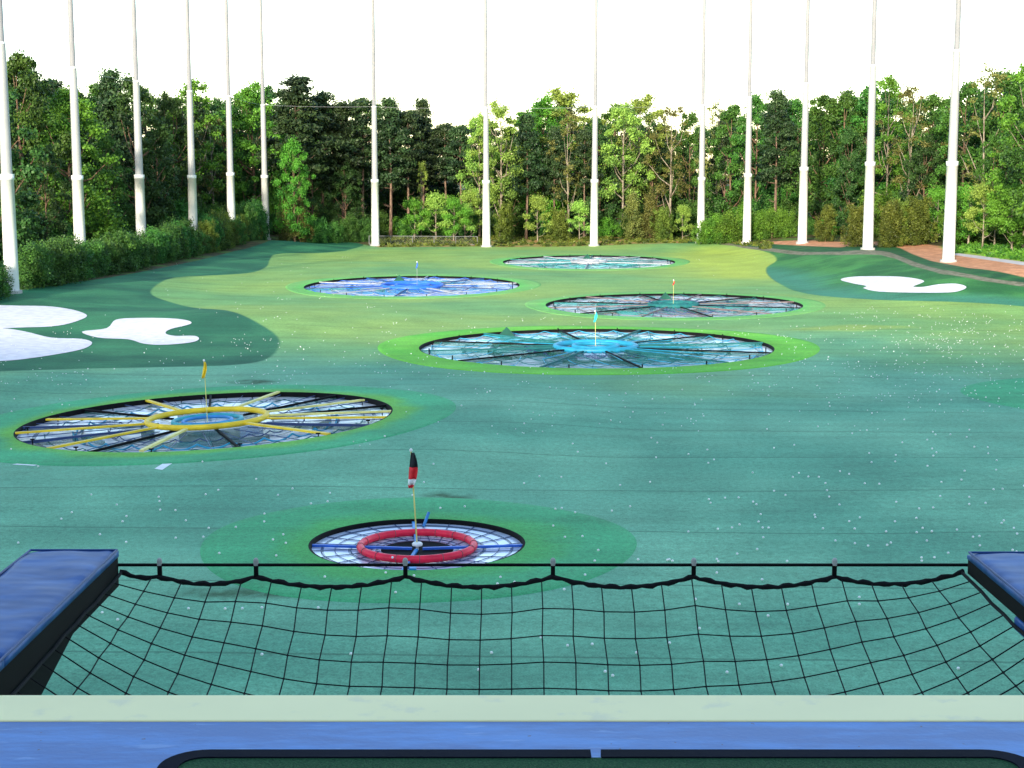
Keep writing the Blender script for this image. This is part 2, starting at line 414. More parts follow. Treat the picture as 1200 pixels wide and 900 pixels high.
for nm, P in (('sd_turf', field), ('sd_rough_a', rough_a), ('sd_rough_b', rough_b), ('sd_lower', lower), ('sd_edge', edge), ('sd_slope_shade', dark), ('sd_straw', straw), ('sd_path', pathp),
              ('sd_grass', grass), ('sd_dry', dry), ('sd_yellow', yellowp), ('sd_sunlit_streak', sunlit_streak), ('sd_stain', [list(s) for s in stains])):
    put_attr(nm, P)
g = obj('ground', me, ground_mat()); tag(g, 'green artificial turf outfield with forest floor around it', None, None, 'structure'); del g['label']

# collars
def collar(c, R0, R1, mat, name, ex=1.0):
    v = []; f = []; n = 128; k = 8; rad = []
    for j in range(k + 1):
        s = j / (k - 1) if j < k else 1.02
        for i in range(n):
            a = 2 * PI * i / n
            wob = 1 + .012 * math.sin(3 * a + 1) + .01 * math.sin(5 * a)
            r = R0 + (R1 * wob - R0) * s
            x = c[0] + r * math.cos(a) * (1 + (ex - 1) * s); y = c[1] + r * math.sin(a)
            v.append((x, y, h(x, y) + (.012 if j < k else -.03))); rad.append(s)
    for j in range(k):
        for i in range(n):
            i2 = (i + 1) % n; f.append((j * n + i, j * n + n + i, j * n + n + i2, j * n + i2))
    m_ = bpy.data.meshes.new(name); m_.from_pydata(v, [], f); m_.update()
    m_.polygons.foreach_set('use_smooth', [True] * len(f))
    at = m_.attributes.new('rad', 'FLOAT', 'POINT'); at.data.foreach_set('value', rad)
    o = obj(name, m_, mat); o['kind'] = 'structure'; return o
cm_near = collar_mat('collar_near', (.055, .34, .135), (.065, .38, .155), (.07, .38, .07))
cm_yel = collar_mat('collar_mid', (.06, .36, .15), (.07, .41, .17), (.17, .46, .03))
cm_mid = collar_mat('collar_bright', (.10, .44, .03), (.16, .50, .04), (.12, .42, .02))
cm_far = collar_mat('collar_far', (.14, .40, .09), (.18, .42, .10), (.12, .46, .08))
collar(TG['red']['c'], TG['red']['R'], 4.75, cm_near, 'turf_collar')
collar(TG['yellow']['c'], TG['yellow']['R'], 8.1, cm_yel, 'turf_collar')
collar(TG['cyan']['c'], TG['cyan']['R'], 10.35, cm_mid, 'turf_collar')
collar(TG['brown']['c'], TG['brown']['R'], 9.3, cm_far, 'turf_collar')
collar(TG['blue']['c'], TG['blue']['R'], 9.3, cm_far, 'turf_collar')
collar(TG['white']['c'], TG['white']['R'], 9.3, cm_far, 'turf_collar')
cc = ground_pt(1300, 464); collar(cc, .3, 5.2, cm_yel, 'turf_collar')

# bunkers and painted marks
def sheet(name, P, mat, up=.02, sub=.45, label=None):
    bm = bmesh.new(); vs = [bm.verts.new((x, y, 0)) for x, y in P]; bm.faces.new(vs)
    bmesh.ops.triangulate(bm, faces=bm.faces[:])
    for _ in range(3): 
        es = [e for e in bm.edges if e.calc_length() > 1.2]
        if es: bmesh.ops.subdivide_edges(bm, edges=es, cuts=1)
        bmesh.ops.triangulate(bm, faces=bm.faces[:])
    bm.normal_update()
    for v in bm.verts: v.co.z = h(v.co.x, v.co.y) + up
    for f in bm.faces:
        if f.normal.z < 0: f.normal_flip()
    m_ = bpy.data.meshes.new(name); bm.to_mesh(m_); bm.free()
    o = obj(name, m_, mat); o['kind'] = 'structure'
    return o
bk = [[(-70, 362), (-30, 358), (20, 358.5), (60, 359.5), (88, 364), (102, 370), (92, 376), (68, 382), (30, 384), (-30, 383)],
      [(-60, 385), (0, 385), (30, 389), (60, 396), (95, 397.5), (108, 402), (98, 409), (70, 415), (30, 421), (0, 423.5), (-60, 424)],
      [(96, 389), (125, 385), (136, 375), (160, 373), (200, 373.5), (220, 376), (223, 380), (200, 386), (194, 391), (205, 394), (228, 394), (233, 398), (222, 402), (190, 404.5), (168, 403), (150, 398), (115, 396)],
      [(985, 328), (1000, 324.5), (1040, 324), (1065, 325.5), (1082, 329), (1080, 332), (1070, 336), (1082, 336.5), (1100, 333.5), (1120, 332.8), (1132, 336), (1128, 340), (1112, 343), (1075, 343.3), (1030, 342), (1012, 338), (1015, 335.5), (1000, 332.5)]]
for P in bk: sheet('sand_bunker', smooth_poly(poly(P), 4), M['sand'])
for P in ([(14, 544.5), (36, 541), (60, 541.5), (40, 546)], [(181, 549.5), (194, 541.5), (203, 542.5), (190, 551)]):
    sheet('painted_marking', poly(P), M['white'], .008)

# ------------------------------------------------------------------ target pits
def ring_pts(R, z, n=48, ph=0): return [(R * math.cos(2 * PI * k / n + ph), R * math.sin(2 * PI * k / n + ph), z) for k in range(n)]
def sag_rope(mb, p, q, sag, r, n=8):
    p, q = Vector(p), Vector(q)
    mb.tube([p.lerp(q, i / n) + Vector((0, 0, -sag * 4 * (i / n) * (1 - i / n))) for i in range(n + 1)], r, 5)
def beam(name, a0, r0, r1, z0, z1, w, t_, mat, par):
    """radial beam box between radii"""
    ca, sa = math.cos(a0), math.sin(a0); v = []
    for r, z in ((r0, z0), (r1, z1)):
        for s in (-1, 1):
            for u in (-1, 1):
                v.append((r * ca - s * w / 2 * sa, r * sa + s * w / 2 * ca, z + u * t_ / 2))
    m_ = MB().add(v, [(0, 1, 3, 2), (4, 6, 7, 5), (0, 2, 6, 4), (1, 5, 7, 3), (0, 4, 5, 1), (2, 3, 7, 6)])
    return m_.build(name, mat, par)
def pit(key, label, depth, slope, bmat, wall=.15, hole=.06):
    tg = TG[key]; c = tg['c']; R = tg['R']
    e = empty('target_pit', (c[0], c[1], h(*c)), (math.atan(tg['by']), -math.atan(tg['ax']), 0)); tag(e, label, 'golf target')
    n = 96
    MB().lathe([(R + .02, .012), (R + .02, -depth - .25), (R - .06, -depth - .25), (R - .06, .0), (R + .02, .012)], n).build('pit_wall', M['black'], e, True)
    prof = []; N = 14
    for i in range(N + 1):
        r = R - .06 - (R - .06 - hole * R) * i / N
        prof.append((r, -depth - (R - r) * slope))
    prof.append((hole * R, prof[-1][1] - .3)); prof.append((.001, prof[-1][1] - .02))
    m_ = MB().lathe(prof, n); o = m_.build('bowl', bmat, e, True)
    return e, R
def net_panel(e, p, q, z0, z1, mat):  # see-through divider nets, put in to darken the pits
    p, q = Vector(p), Vector(q); d = (q - p).normalized(); nn = Vector((-d.y, d.x, 0)) * .004
    v = [p - nn, q - nn, q + nn, p + nn]
    v = [(a.x, a.y, z1) for a in v] + [(v[0].x, v[0].y, z0), (v[1].x, v[1].y, z0), (v[2].x, v[2].y, z0), (v[3].x, v[3].y, z0)]
    MB().add(v, [(0, 1, 2, 3), (4, 7, 6, 5), (0, 4, 5, 1), (3, 2, 6, 7), (0, 3, 7, 4), (1, 5, 6, 2)]).build('net_panel', M[mat], e)
def flag(par_pt, height, lean, cols, label, mat_pole, size=1.):
    e = empty('flag', par_pt); tag(e, label, 'flag')
    top = Vector((lean, 0, height))
    fp = MB().tube([(0, 0, 0), tuple(top * .5), tuple(top)], .004 + .012 * size, 8).build('flagpole', mat_pole, e)
    k = len(cols); z1 = height; x0 = lean
    # limp cloth hanging down in folds: rows of points, colour bands
    nfold = 9; rows = 12; L = .78 * size
    def P(i, j):
        s = i / rows; w = (.07 + .16 * s ** .7) * size * (1 if s < .88 else 1 - (s - .88) * 5)
        u = j / nfold
        return (x0 + .03 - (0.10 * s * s) + (u - .35) * w * (1 + .25 * math.sin(5 * s)) + lean * (-s * L / height), -.075 + .045 * math.sin(u * 9 + s * 3) * (1 - .3 * s), z1 - .02 - s * L)
    for b, (i0, i1, mt) in enumerate(cols):
        mb = MB(); vv = []
        for i in range(i0, i1 + 1):
            for j in range(nfold + 1): vv.append(P(i, j))
        ff = []
        for i in range(i1 - i0):
            for j in range(nfold):
                a = i * (nfold + 1) + j; ff.append((a, a + 1, a + nfold + 2, a + nfold + 1))
        mb.add(vv, ff); o = mb.build('flag_cloth', mt, e, True)
        so = o.modifiers.new('t', 'SOLIDIFY'); so.thickness = .006
    MB().lathe([(.0, .05), (.035, .02), (.035, -.02), (0, -.04)], 8, (lean, 0, height + .02)).build('finial', M['white'], fp, True)
    return e

# red
bm_red = bowl_mat('bowl_red', (.50, .58, .76), (.70, .74, .84), 22, 4, 2.37, (.30, .38, .45), .3, .1)
e, R = pit('red', 'small round target pit with a red ring, nearest the viewer', .09, .045, bm_red, hole=.27)
MB().tube(ring_pts(1.24, -.05, 64), .085, 10, closed=True).build('ring', M['red'], e, True)
for k in range(16):
    mb = MB(); a = 2 * PI * k / 16 + .1
    mb.tube([(1.24 * math.cos(a) + .09 * math.cos(a) * math.cos(q), 1.24 * math.sin(a) + .09 * math.sin(a) * math.cos(q), -.05 + .09 * math.sin(q)) for q in [2 * PI * i / 10 for i in range(10)]], .006, 4, closed=True)
    mb.build('ring_strap', M['maroon'], e)
for a in (0.02, PI - .02, PI / 2 + .1, -PI / 2 - .08): beam('spoke', a, .12, R - .03, -.12, -.06, .07, .05, M['skyblue'] if abs(math.sin(a)) > .5 else M['blue'], e)
MB().lathe([(.11, -.05), (.12, -.01), (.09, .02), (.03, .03), (.03, -.15)], 16).build('hub', M['white'], e, True)
MB().lathe([(.80, -.142), (.76, -.150), (.001, -.155)], 32).build('dark_hole_disc', M['black'], e, True)  # black disc laid over the hole to stand for its dark depth
MB().tube([(.02, 2.05, -.1), (.14, 2.15, .22)], .035, 6).build('stake', M['skyblue'], e)
MB().box(-.02, .12, -2.37, -2.22, -.12, .05).build('stake', M['skyblue'], e)
mb = MB()
for k in range(22):
    a = 2 * PI * (k + .5) / 22
    sag_rope(mb, (.82 * math.cos(a), .82 * math.sin(a), -.145), ((R - .08) * math.cos(a + .3), (R - .08) * math.sin(a + .3), -.08), .0, .009)
for rr_ in (1.0, 1.45, 1.8, 2.1): mb.tube(ring_pts(rr_, -.09 - (R - rr_) * .045 + .014, 48), .008, 4, closed=True)
mb.build('netting', M['navy'], e)
c = TG['red']['c']
M['flagblack'] = paint('black_flag_cloth', (.015, .015, .02), .8); M['flagred'] = paint('red_flag_cloth', (.75, .02, .03), .7)
flag((c[0], c[1], h(*c) - .12), 2.17, -.12, [(0, 5, M['flagblack']), (5, 9, M['flagred']), (9, 11, M['white']), (11, 12, M['flagred'])], 'limp black, red and white flag on a thin pole in the red ringed target', M['paleyellow'])

# yellow
bm_y = bowl_mat('bowl_yellow', (.78, .80, .88), (.90, .88, .90), 40, 5, 6.12, (.12, .34, .30), .65, .25)
e, R = pit('yellow', 'large round target pit with yellow spokes and a yellow ring', .16, .062, bm_y)
MB().tube(ring_pts(1.95, .03, 72), .095, 10, closed=True).build('ring', M['yellow'], e, True)
MB().tube(ring_pts(1.12, -.05, 48), .075, 10, closed=True).build('inner_ring', M['tealring'], e, True)
MB().tube(ring_pts(.80, -.05, 48), .055, 8, closed=True).build('inner_ring', M['skyblue'], e, True)
for k in range(10):
    a = math.radians([4, 33, 76, 122, 168, 196, 230, 262, 318, 352][k])
    beam('spoke', a, 2.0, R - .05 - .25 * (k % 3 == 1), .03 - .03 * (k % 2), -.02 + .02 * (k % 3), .14, .06, M['paleyellow'] if k in (1, 2, 0, 7) else M['yellow'], e)
for k in range(9):
    a = math.radians([18, 52, 100, 146, 182, 212, 246, 290, 338][k])
    beam('divider_beam', a, 1.6, R - .05, -.10, -.04, .07, .07, M['navy'] if k in (4, 5, 8) else M['black'], e)
    net_panel(e, (2.1 * math.cos(a), 2.1 * math.sin(a), 0), ((R - .1) * math.cos(a), (R - .1) * math.sin(a), 0), -.16 - .03 * (k % 3), -.07, 'net_green')
for k in range(14):
    a, b_ = 2 * PI * k / 14, 2 * PI * (k + 1) / 14
    if k % 4 != 1: net_panel(e, (2.2 * math.cos(a), 2.2 * math.sin(a), 0), (2.2 * math.cos(b_), 2.2 * math.sin(b_), 0), -.40, -.05, 'net_green' if k % 3 else 'net_blue')
    if math.sin(a) < .2 and k % 3: net_panel(e, (4.1 * math.cos(a), 4.1 * math.sin(a), 0), (4.1 * math.cos(b_), 4.1 * math.sin(b_), 0), -.26, -.08, 'net_green' if k % 2 else 'net_teal')
mb = MB(); mb2 = MB(); mb3 = MB()
for k in range(26):
    a = 2 * PI * k / 26; b_ = 2 * PI * (k + 1) / 26
    for rr, mbb, sg in ((4.3, mb, .16), (5.2, mb2, .1), (3.2, mb3, .12)):
        sag_rope(mbb, (rr * math.cos(a), rr * math.sin(a), -.12), (rr * math.cos(b_), rr * math.sin(b_), -.12), sg, .03 if rr == 4.3 else .017)
    mb3.tube([(2.1 * math.cos(a), 2.1 * math.sin(a), -.1), (R * .98 * math.cos(a + .1), R * .98 * math.sin(a + .1), -.08)], .014, 4)
mb.build('netting_rope', M['cyan'], e); mb2.build('netting_rope', M['teal'], e); mb3.build('netting', M['navy'], e)
for k in range(14):
    mb = MB(); a = 2 * PI * (k + .3) / 14; x, y = (R - .35) * math.cos(a), (R - .35) * math.sin(a)
    mb.tube([(x, y, -.4), (x, y, .06)], .02, 5); mb.box(x - .07, x + .07, y - .02, y + .02, .02, .06)
    mb.build('post', M['black'], e)
c = TG['yellow']['c']
flag((c[0], c[1], h(*c) - .12), 2.05, -.06, [(0, 12, M['yellow'])], 'small yellow flag on a thin pole in the yellow ringed target', M['paleyellow'], .7)

def big_pit(key, label, bm_, mats, centre_r, nsp, beammat, flagargs=None, seed=1, slope=.035, dense=1., nets=('net_teal', 'net_green')):
    rr = random.Random(seed)
    e, R = pit(key, label, .14, slope, bm_)
    MB().tube(ring_pts(centre_r, .02, 48), .13, 8, closed=True).build('ring', M[mats[0]], e, True)
    MB().tube(ring_pts(centre_r * .55, .04, 40), .10, 8, closed=True).build('inner_ring', M[mats[0]], e, True)
    for k in range(nsp):
        a = 2 * PI * (k + .35) / nsp
        beam('spoke', a, centre_r, R - .05, 0, .0, .08, .06, M[beammat] if k % 2 else M[mats[1]], e)
        if k % 2 or dense > 1: net_panel(e, (centre_r * math.cos(a), centre_r * math.sin(a), 0), ((R - .1) * math.cos(a), (R - .1) * math.sin(a), 0), -.20, -.03, nets[k % len(nets)])
        b_ = 2 * PI * (k + 1.35) / nsp
        for j, rr_ in enumerate((.35, .62)):
            if rr.random() < (.8 if dense > 1 else .55): net_panel(e, (R * rr_ * math.cos(a), R * rr_ * math.sin(a), 0), (R * rr_ * math.cos(b_), R * rr_ * math.sin(b_), 0), -.30 + .06 * j, -.05, nets[(k + j) % len(nets)])
    for ci, cm in enumerate(mats):
        mb = MB(); n = int(18 * dense)
        for k in range(n):
            a = 2 * PI * k / n + ci * .13; b_ = a + 2 * PI / n
            r1 = R * (.94 - .18 * ci); r2 = R * (.62 - .12 * ci)
            sag_rope(mb, (r1 * math.cos(a), r1 * math.sin(a), -.03), (r1 * math.cos(b_), r1 * math.sin(b_), -.03), .14, .018, 5)
            sag_rope(mb, (r2 * math.cos(a), r2 * math.sin(a), -.03), (r1 * math.cos(b_), r1 * math.sin(b_), -.03), .10, .016, 5)
            if rr.random() < .6: mb.tube([(r2 * math.cos(a), r2 * math.sin(a), -.05), (centre_r * math.cos(a), centre_r * math.sin(a), 0)], .02, 4)
        mb.build('netting', M[cm], e)
    for k in range(16):
        mb = MB(); a = 2 * PI * (k + .5) / 16; x, y = (R - .4) * math.cos(a), (R - .4) * math.sin(a)
        mb.tube([(x, y, -.4), (x, y, .12)], .03, 5)
        mb.build('post', M['black'], e)
    # triangular sensor housing standing at the back of the pit
    x, y = rr.choice([-2.6, -1.2, .2]) if key in ('cyan',) else {'brown': 0., 'blue': -1.3, 'white': .1}.get(key, 0), R * .62
    if key == 'cyan': x, y = -4.2, R * .72
    MB().add([(x - .42, y - .3, -.1), (x + .42, y - .3, -.1), (x + .42, y + .3, -.1), (x - .42, y + .3, -.1), (x, y, .36)], [(0, 1, 4), (1, 2, 4), (2, 3, 4), (3, 0, 4), (3, 2, 1, 0)]).build('sensor_housing', M['housing'], e)
    return e
bm_c = bowl_mat('bowl_cyan', (.50, .66, .74), (.78, .82, .84), 40, 6, 8.3, (.10, .30, .28), .85)
big_pit('cyan', 'large round target pit full of cyan netting with a bright green turf collar', bm_c, ('cyan', 'teal', 'teal', 'navy'), 1.9, 12, 'black', seed=2, slope=.045, dense=1.5)
c = TG['cyan']['c']
M['flagcyan'] = paint('cyan_flag_cloth', (.03, .62, .66), .7); M['flagblue'] = paint('blue_flag_cloth', (.05, .16, .70), .7)
flag((c[0], c[1], h(*c) - .1), 1.75, -.03, [(0, 12, M['flagcyan'])], 'small cyan flag above the target pit with cyan netting', M['paleyellow'], .6)
bm_b = bowl_mat('bowl_brown', (.62, .66, .72), (.80, .80, .82), 40, 6, 7.95, (.20, .22, .26), .7)
big_pit('brown', 'round target pit with maroon and dark netting behind the cyan target', bm_b, ('teal', 'maroon', 'navy', 'teal'), 1.5, 12, 'black', seed=3, slope=.030, nets=('net_maroon', 'net_green', 'net_teal'))
bm_bl = bowl_mat('bowl_blue', (.50, .60, .80), (.78, .80, .86), 40, 6, 7.85, (.10, .30, .62), .7)
big_pit('blue', 'round target pit filled with blue netting, left of the field centre', bm_bl, ('blue', 'greybeam', 'navy'), 2.2, 10, 'navy', seed=4, slope=.028, nets=('net_blue', 'net_blue', 'net_teal'))
bm_w = bowl_mat('bowl_white', (.72, .74, .80), (.84, .84, .86), 40, 6, 8.0, (.35, .40, .44), .5)
big_pit('white', 'pale round target pit at the far end of the field', bm_w, ('greybeam', 'teal', 'palecyan'), 1.6, 10, 'greybeam', seed=5, slope=.020, nets=('net_teal',), dense=.7)
c = TG['blue']['c']
flag((c[0] + .3, c[1] + 1, h(*c) - .1), 1.75, 0, [(0, 12, M['flagblue'])], 'tiny blue flag above the target pit with blue netting', M['greybeam'], .55)
c = TG['brown']['c']
flag((c[0], c[1], h(*c) - .1), 1.6, 0, [(0, 12, M['flagred'])], 'tiny faded red flag above the target pit with maroon netting', M['paleyellow'], .34)

# ------------------------------------------------------------------ net poles
POLES = [(12, 97), (94, 118), (166, 136), (227, 151), (272, 166), (312, 180), (440, 174), (570, 174), (696, 174), (821, 176), (875, 166), (940, 152), (1017, 132), (1112, 115)]
ORD = ['first', 'second', 'third', 'fourth', 'fifth', 'sixth', 'seventh', 'eighth', 'ninth', 'tenth', 'eleventh', 'twelfth', 'thirteenth', 'fourteenth']
pole_src = None
for i, (px, D) in enumerate(POLES):
    x = at_y(px, 290, D).x; z = h(x, D)
    if pole_src is None:
        e = empty('net_pole')
        MB().lathe([(.0, .0), (.62, .0), (.62, .25), (.60, .28), (0, .28)], 20).build('base', M['concrete'], e)
        MB().lathe([(.45, .28), (.41, 7.2), (.44, 7.2), (.44, 7.5), (.34, 7.52)], 24).build('lower_shaft', M['pole'], e, True)
        MB().lathe([(.34, 7.52), (.28, 15.6)], 24).build('middle_shaft', M['polemid'], e, True)
        MB().lathe([(.28, 15.6), (.22, 15.65), (.17, 30), (.13, 46), (0, 46.1)], 20).build('upper_shaft', M['galv'], e, True)
        for zz, fr in ((7.5, .45), (15.6, .29), (30, .185)):
            MB().lathe([(.0, zz - .06), (fr, zz - .06), (fr, zz + .06), (0, zz + .06)], 20).build('flange', M['pole'], e)
        pole_src = e; parts = list(e.children); o = e
    else:
        o = pole_src.copy(); COL.objects.link(o)
        for ch in parts:
            q = ch.copy(); COL.objects.link(q); q.parent = o
    o.location = (x, D, z - .1)
    o.rotation_euler = (random.uniform(-.003, .003), random.uniform(-.003, .003), 0)
    extra = 'leftmost, cut off at the left edge' if i == 0 else ('rightmost, standing on the orange bank' if i == 13 else ('%s from the left' % ORD[i]))
    tag(o, 'tall white stepped steel net pole, %s' % extra, 'pole', 'tall white poles around the range')

tops = []
for i, (px, D) in enumerate(POLES): x = at_y(px, 290, D).x; tops.append(Vector((x, D, h(x, D))))
for i in range(len(tops) - 1):
    e = empty('cable_span', tops[i]); tag(e, 'thin grey cable strung between the %s and %s net poles' % (ORD[i], ORD[i + 1]), 'cables', 'cables between the net poles')
    d_ = tops[i + 1] - tops[i]
    for zz in (15.5,):
        mb = MB(); sag_rope(mb, (0, 0, zz), (d_.x, d_.y, d_.z + zz), .12, .011, 6); mb.build('cable', M['greybeam'], e)
# back chain-link fence
e = empty('chain_link_fence', (0, 0, 0)); tag(e, 'low grey chain link fence behind the field between the seventh and ninth poles', 'fence')
yb = 178.0
mb = MB(); x0, x1 = -16.5, -4.
for xx in np.arange(x0, x1 + .1, 2.5):
    MB().tube([(xx, yb, h(xx, yb)), (xx, yb, h(xx, yb) + 1.0)], .045, 6).build('post', M['fence'], e)
for zz in (.05, .98): mb.tube([(x0, yb, h(x0, yb) + zz), (x1, yb, h(x1, yb) + zz)], .035, 5)
mb.build('rail', M['fence'], e)
mb = MB(); k = 0
for xx in np.arange(x0, x1 - .9, .3):
    mb.tube([(xx, yb, h(xx, yb) + .05), (xx + .93, yb, h(xx, yb) + .98)], .008, 3); mb.tube([(xx + .93, yb, h(xx, yb) + .05), (xx, yb, h(xx, yb) + .98)], .008, 3)
mb.build('wire_mesh', M['fence'], e)

# ------------------------------------------------------------------ vegetation
def leaf_mesh(name, centers, radii, flat, counts, size, tone_c, elong=1.0, up=0.3, rs=0):
    """clumps of leaf-sized quads"""
    rg = np.random.default_rng(rs); V = []; T = []
    size = size * .50
    for c, r, fl, n, tc in zip(centers, radii, flat, counts, tone_c):
        n = int(n * 2.9)
        d = rg.normal(size=(n, 3)); d /= np.linalg.norm(d, axis=1)[:, None]
        q = r * .60 * np.clip(np.abs(rg.normal(size=n)) + .45, 0, 2.3)[:, None] * d; q[:, 2] *= fl
        pos = np.array(c) + q
        nrm = d * .6 + rg.normal(size=(n, 3)) * .7; nrm[:, 2] += up
        nrm /= np.linalg.norm(nrm, axis=1)[:, None]
        t1 = np.cross(nrm, rg.normal(size=(n, 3))); t1 /= np.linalg.norm(t1, axis=1)[:, None]
        t2 = np.cross(nrm, t1); s = size * (.55 + .9 * rg.random(n))[:, None]
        for a, b in ((-1, -.5), (.2, -1), (1, .45), (-.3, 1)):
            V.append(pos + t1 * s * a * elong * .5 + t2 * s * b * .5)
        T.append(np.clip(tc + rg.normal(size=n) * .18, 0, 1))
    # V holds groups of 4 arrays per clump
    vv = []; tt = []
    for i in range(len(T)):
        st = np.stack(V[4 * i:4 * i + 4], 1).reshape(-1, 3); vv.append(st); tt.append(np.repeat(T[i], 4))
    vv = np.concatenate(vv); tt = np.concatenate(tt); n = len(vv) // 4
    me_ = bpy.data.meshes.new(name); me_.vertices.add(len(vv)); me_.vertices.foreach_set('co', vv.ravel())
    me_.loops.add(4 * n); me_.loops.foreach_set('vertex_index', np.arange(4 * n))
    me_.polygons.add(n); me_.polygons.foreach_set('loop_start', np.arange(n) * 4); me_.polygons.foreach_set('loop_total', np.full(n, 4))
    me_.update(calc_edges=True)
    at = me_.attributes.new('tone', 'FLOAT', 'POINT'); at.data.foreach_set('value', tt.astype(np.float32))
    return me_
def trunk_mesh(Ht, r0, limbs, rs, lean=.02):
    rr = random.Random(rs); mb = MB(); pts = []; N = 8
    lx, ly = rr.uniform(-lean, lean) * Ht, rr.uniform(-lean, lean) * Ht
    def ax(s): return Vector((lx * s * s + .009 * Ht * math.sin(3 * s + rs), ly * s * s + .007 * Ht * math.sin(4 * s + rs), Ht * s))
    mb.tube([ax(i / N) for i in range(N + 1)], [r0 * (1.25 if i == 0 else 1) * (1 - .88 * i / N) for i in range(N + 1)], 8)
    for tip, s0, r in limbs:
        a = ax(s0); b = Vector(tip); m = a.lerp(b, .5) + Vector((rr.uniform(-.018, .018) * Ht, rr.uniform(-.018, .018) * Ht, -.12 * (b - a).length))
        mb.tube([a, a.lerp(m, .5) , m, m.lerp(b, .55) + Vector((0, 0, .006 * Ht)), b], [r, r * .8, r * .6, r * .4, r * .15], 5)
    return mb.mesh('trunk', True)
# every variant is built at unit-ish size: nominal height 17
def v_broad(rs, lf, barkm, Ht=17, W=4.6, low=.16, n=34, leaves=190, size=.42, shape='round', open_=.0, tone=.5):
    rr = random.Random(rs); C = []; R = []; FL = []; CN = []; TC = []; L = []
    for i in range(n):
        s = low + (1 - low) * ((i + rr.random()) / n)
        u = (s - low) / (1 - low)
        if shape == 'round': w = W * (math.sin(PI * min(1, u * .80 + .17)) ** .7)
        elif shape == 'cone': w = W * (1 - u) ** .8 + .3
        else: w = W * (math.sin(PI * (u * .9 + .08)) ** .5)
        a = i * 2.4 + rr.uniform(-.5, .5); rad = w * math.sqrt(rr.uniform(.15, 1))
        r = rr.uniform(.85, 1.55) * W / 4.6 * (1 - .25 * u)
        z = Ht * s - r * .6 * u
        c_ = (rad * math.cos(a), rad * math.sin(a), z)
        if rr.random() < open_: continue
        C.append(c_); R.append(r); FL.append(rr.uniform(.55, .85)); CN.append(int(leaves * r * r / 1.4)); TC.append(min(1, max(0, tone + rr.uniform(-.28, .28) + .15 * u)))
        if i % 2 == 0: L.append((c_, max(.12, s - .10 - .16 * rr.random()), .09 + .08 * (1 - u)))
    for k in range(int(n * .5)):  # small outer sprays for a ragged outline
        u = rr.random(); s = low + (1 - low) * u
        w = W * (math.sin(PI * min(1, u * .80 + .17)) ** .7) if shape != 'cone' else W * (1 - u) ** .8 + .3
        a = rr.uniform(0, 2 * PI); r = rr.uniform(.35, .7)
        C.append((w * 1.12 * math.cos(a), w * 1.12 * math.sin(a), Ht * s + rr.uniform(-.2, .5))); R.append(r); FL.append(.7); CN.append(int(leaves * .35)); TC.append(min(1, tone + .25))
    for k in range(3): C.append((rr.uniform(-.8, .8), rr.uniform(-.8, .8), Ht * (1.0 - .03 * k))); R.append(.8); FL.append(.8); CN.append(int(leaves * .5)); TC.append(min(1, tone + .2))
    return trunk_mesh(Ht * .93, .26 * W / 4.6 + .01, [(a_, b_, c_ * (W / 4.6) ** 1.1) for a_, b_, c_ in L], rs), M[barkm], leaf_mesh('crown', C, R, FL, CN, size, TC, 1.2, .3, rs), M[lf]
def v_pine(rs, lf='lf_pine', Ht=18, W=3.2, low=.45, n=30, leaves=170, barkm='bark_pine'):
    rr = random.Random(rs); C = []; R = []; FL = []; CN = []; TC = []; L = []
    for i in range(n):
        u = (i + rr.random()) / n; s = low + (1 - low) * u
        w = W * (1 - u ** 1.8) * (.65 + .5 * rr.random()) + .35
        a = i * 2.4 + rr.uniform(-.6, .6)
        rad = w * rr.uniform(.45, 1); r = rr.uniform(.65, 1.15)
        c_ = (rad * math.cos(a), rad * math.sin(a), Ht * s)
        C.append(c_); R.append(r); FL.append(rr.uniform(.35, .6)); CN.append(int(leaves * r * r)); TC.append(rr.uniform(.15, .85))
        if i % 2: L.append((c_, max(.2, s - .03), .06))
    for k in range(7):   # dead stubs below the crown
        a = rr.uniform(0, 6.28); s = rr.uniform(.22, low); L.append(((rr.uniform(.7, 1.5) * math.cos(a), 1. * math.sin(a), Ht * s + .3), s, .03))
    return trunk_mesh(Ht * .98, .24, L, rs, .012), M[barkm], leaf_mesh('crown', C, R, FL, CN, .34, TC, 2.2, .5, rs), M[lf]
def v_bush(rs, lf, Ht=3, W=1.5, n=20, leaves=150, size=.17, cone=0.):
    rr = random.Random(rs); C = []; R = []; FL = []; CN = []; TC = []; L = []
    for i in range(n):
        u = (i + .5) / n; w = W * ((1 - u) ** .6 if cone else math.sqrt(max(.05, 1 - (u - .35) ** 2 * 1.7))) * .72
        a = i * 2.4 + rr.random(); r = W * rr.uniform(.3, .48) * (1 - .3 * u)
        z = max(r * .55, Ht * (.06 + .88 * u)); rad = w * rr.uniform(.35, 1)
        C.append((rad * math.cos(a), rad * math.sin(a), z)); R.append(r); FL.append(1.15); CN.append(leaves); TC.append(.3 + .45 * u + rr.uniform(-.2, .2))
        if i % 4 == 0: L.append((C[-1], .1, .03))
    for k in range(n):
        u = rr.random(); w = W * ((1 - u) ** .6 if cone else math.sqrt(max(.05, 1 - (u - .35) ** 2 * 1.7))) * rr.uniform(.9, 1.2)
        a = rr.uniform(0, 6.28); C.append((w * math.cos(a), w * math.sin(a), Ht * (.08 + .97 * u))); R.append(W * rr.uniform(.12, .24)); FL.append(1.5); CN.append(int(leaves * .22)); TC.append(rr.uniform(.2, .95))
    return trunk_mesh(Ht * .8, .06, L, rs), M['bark_brown'], leaf_mesh('crown', C, R, FL, CN, size, TC, 1.3, .3, rs), M[lf]
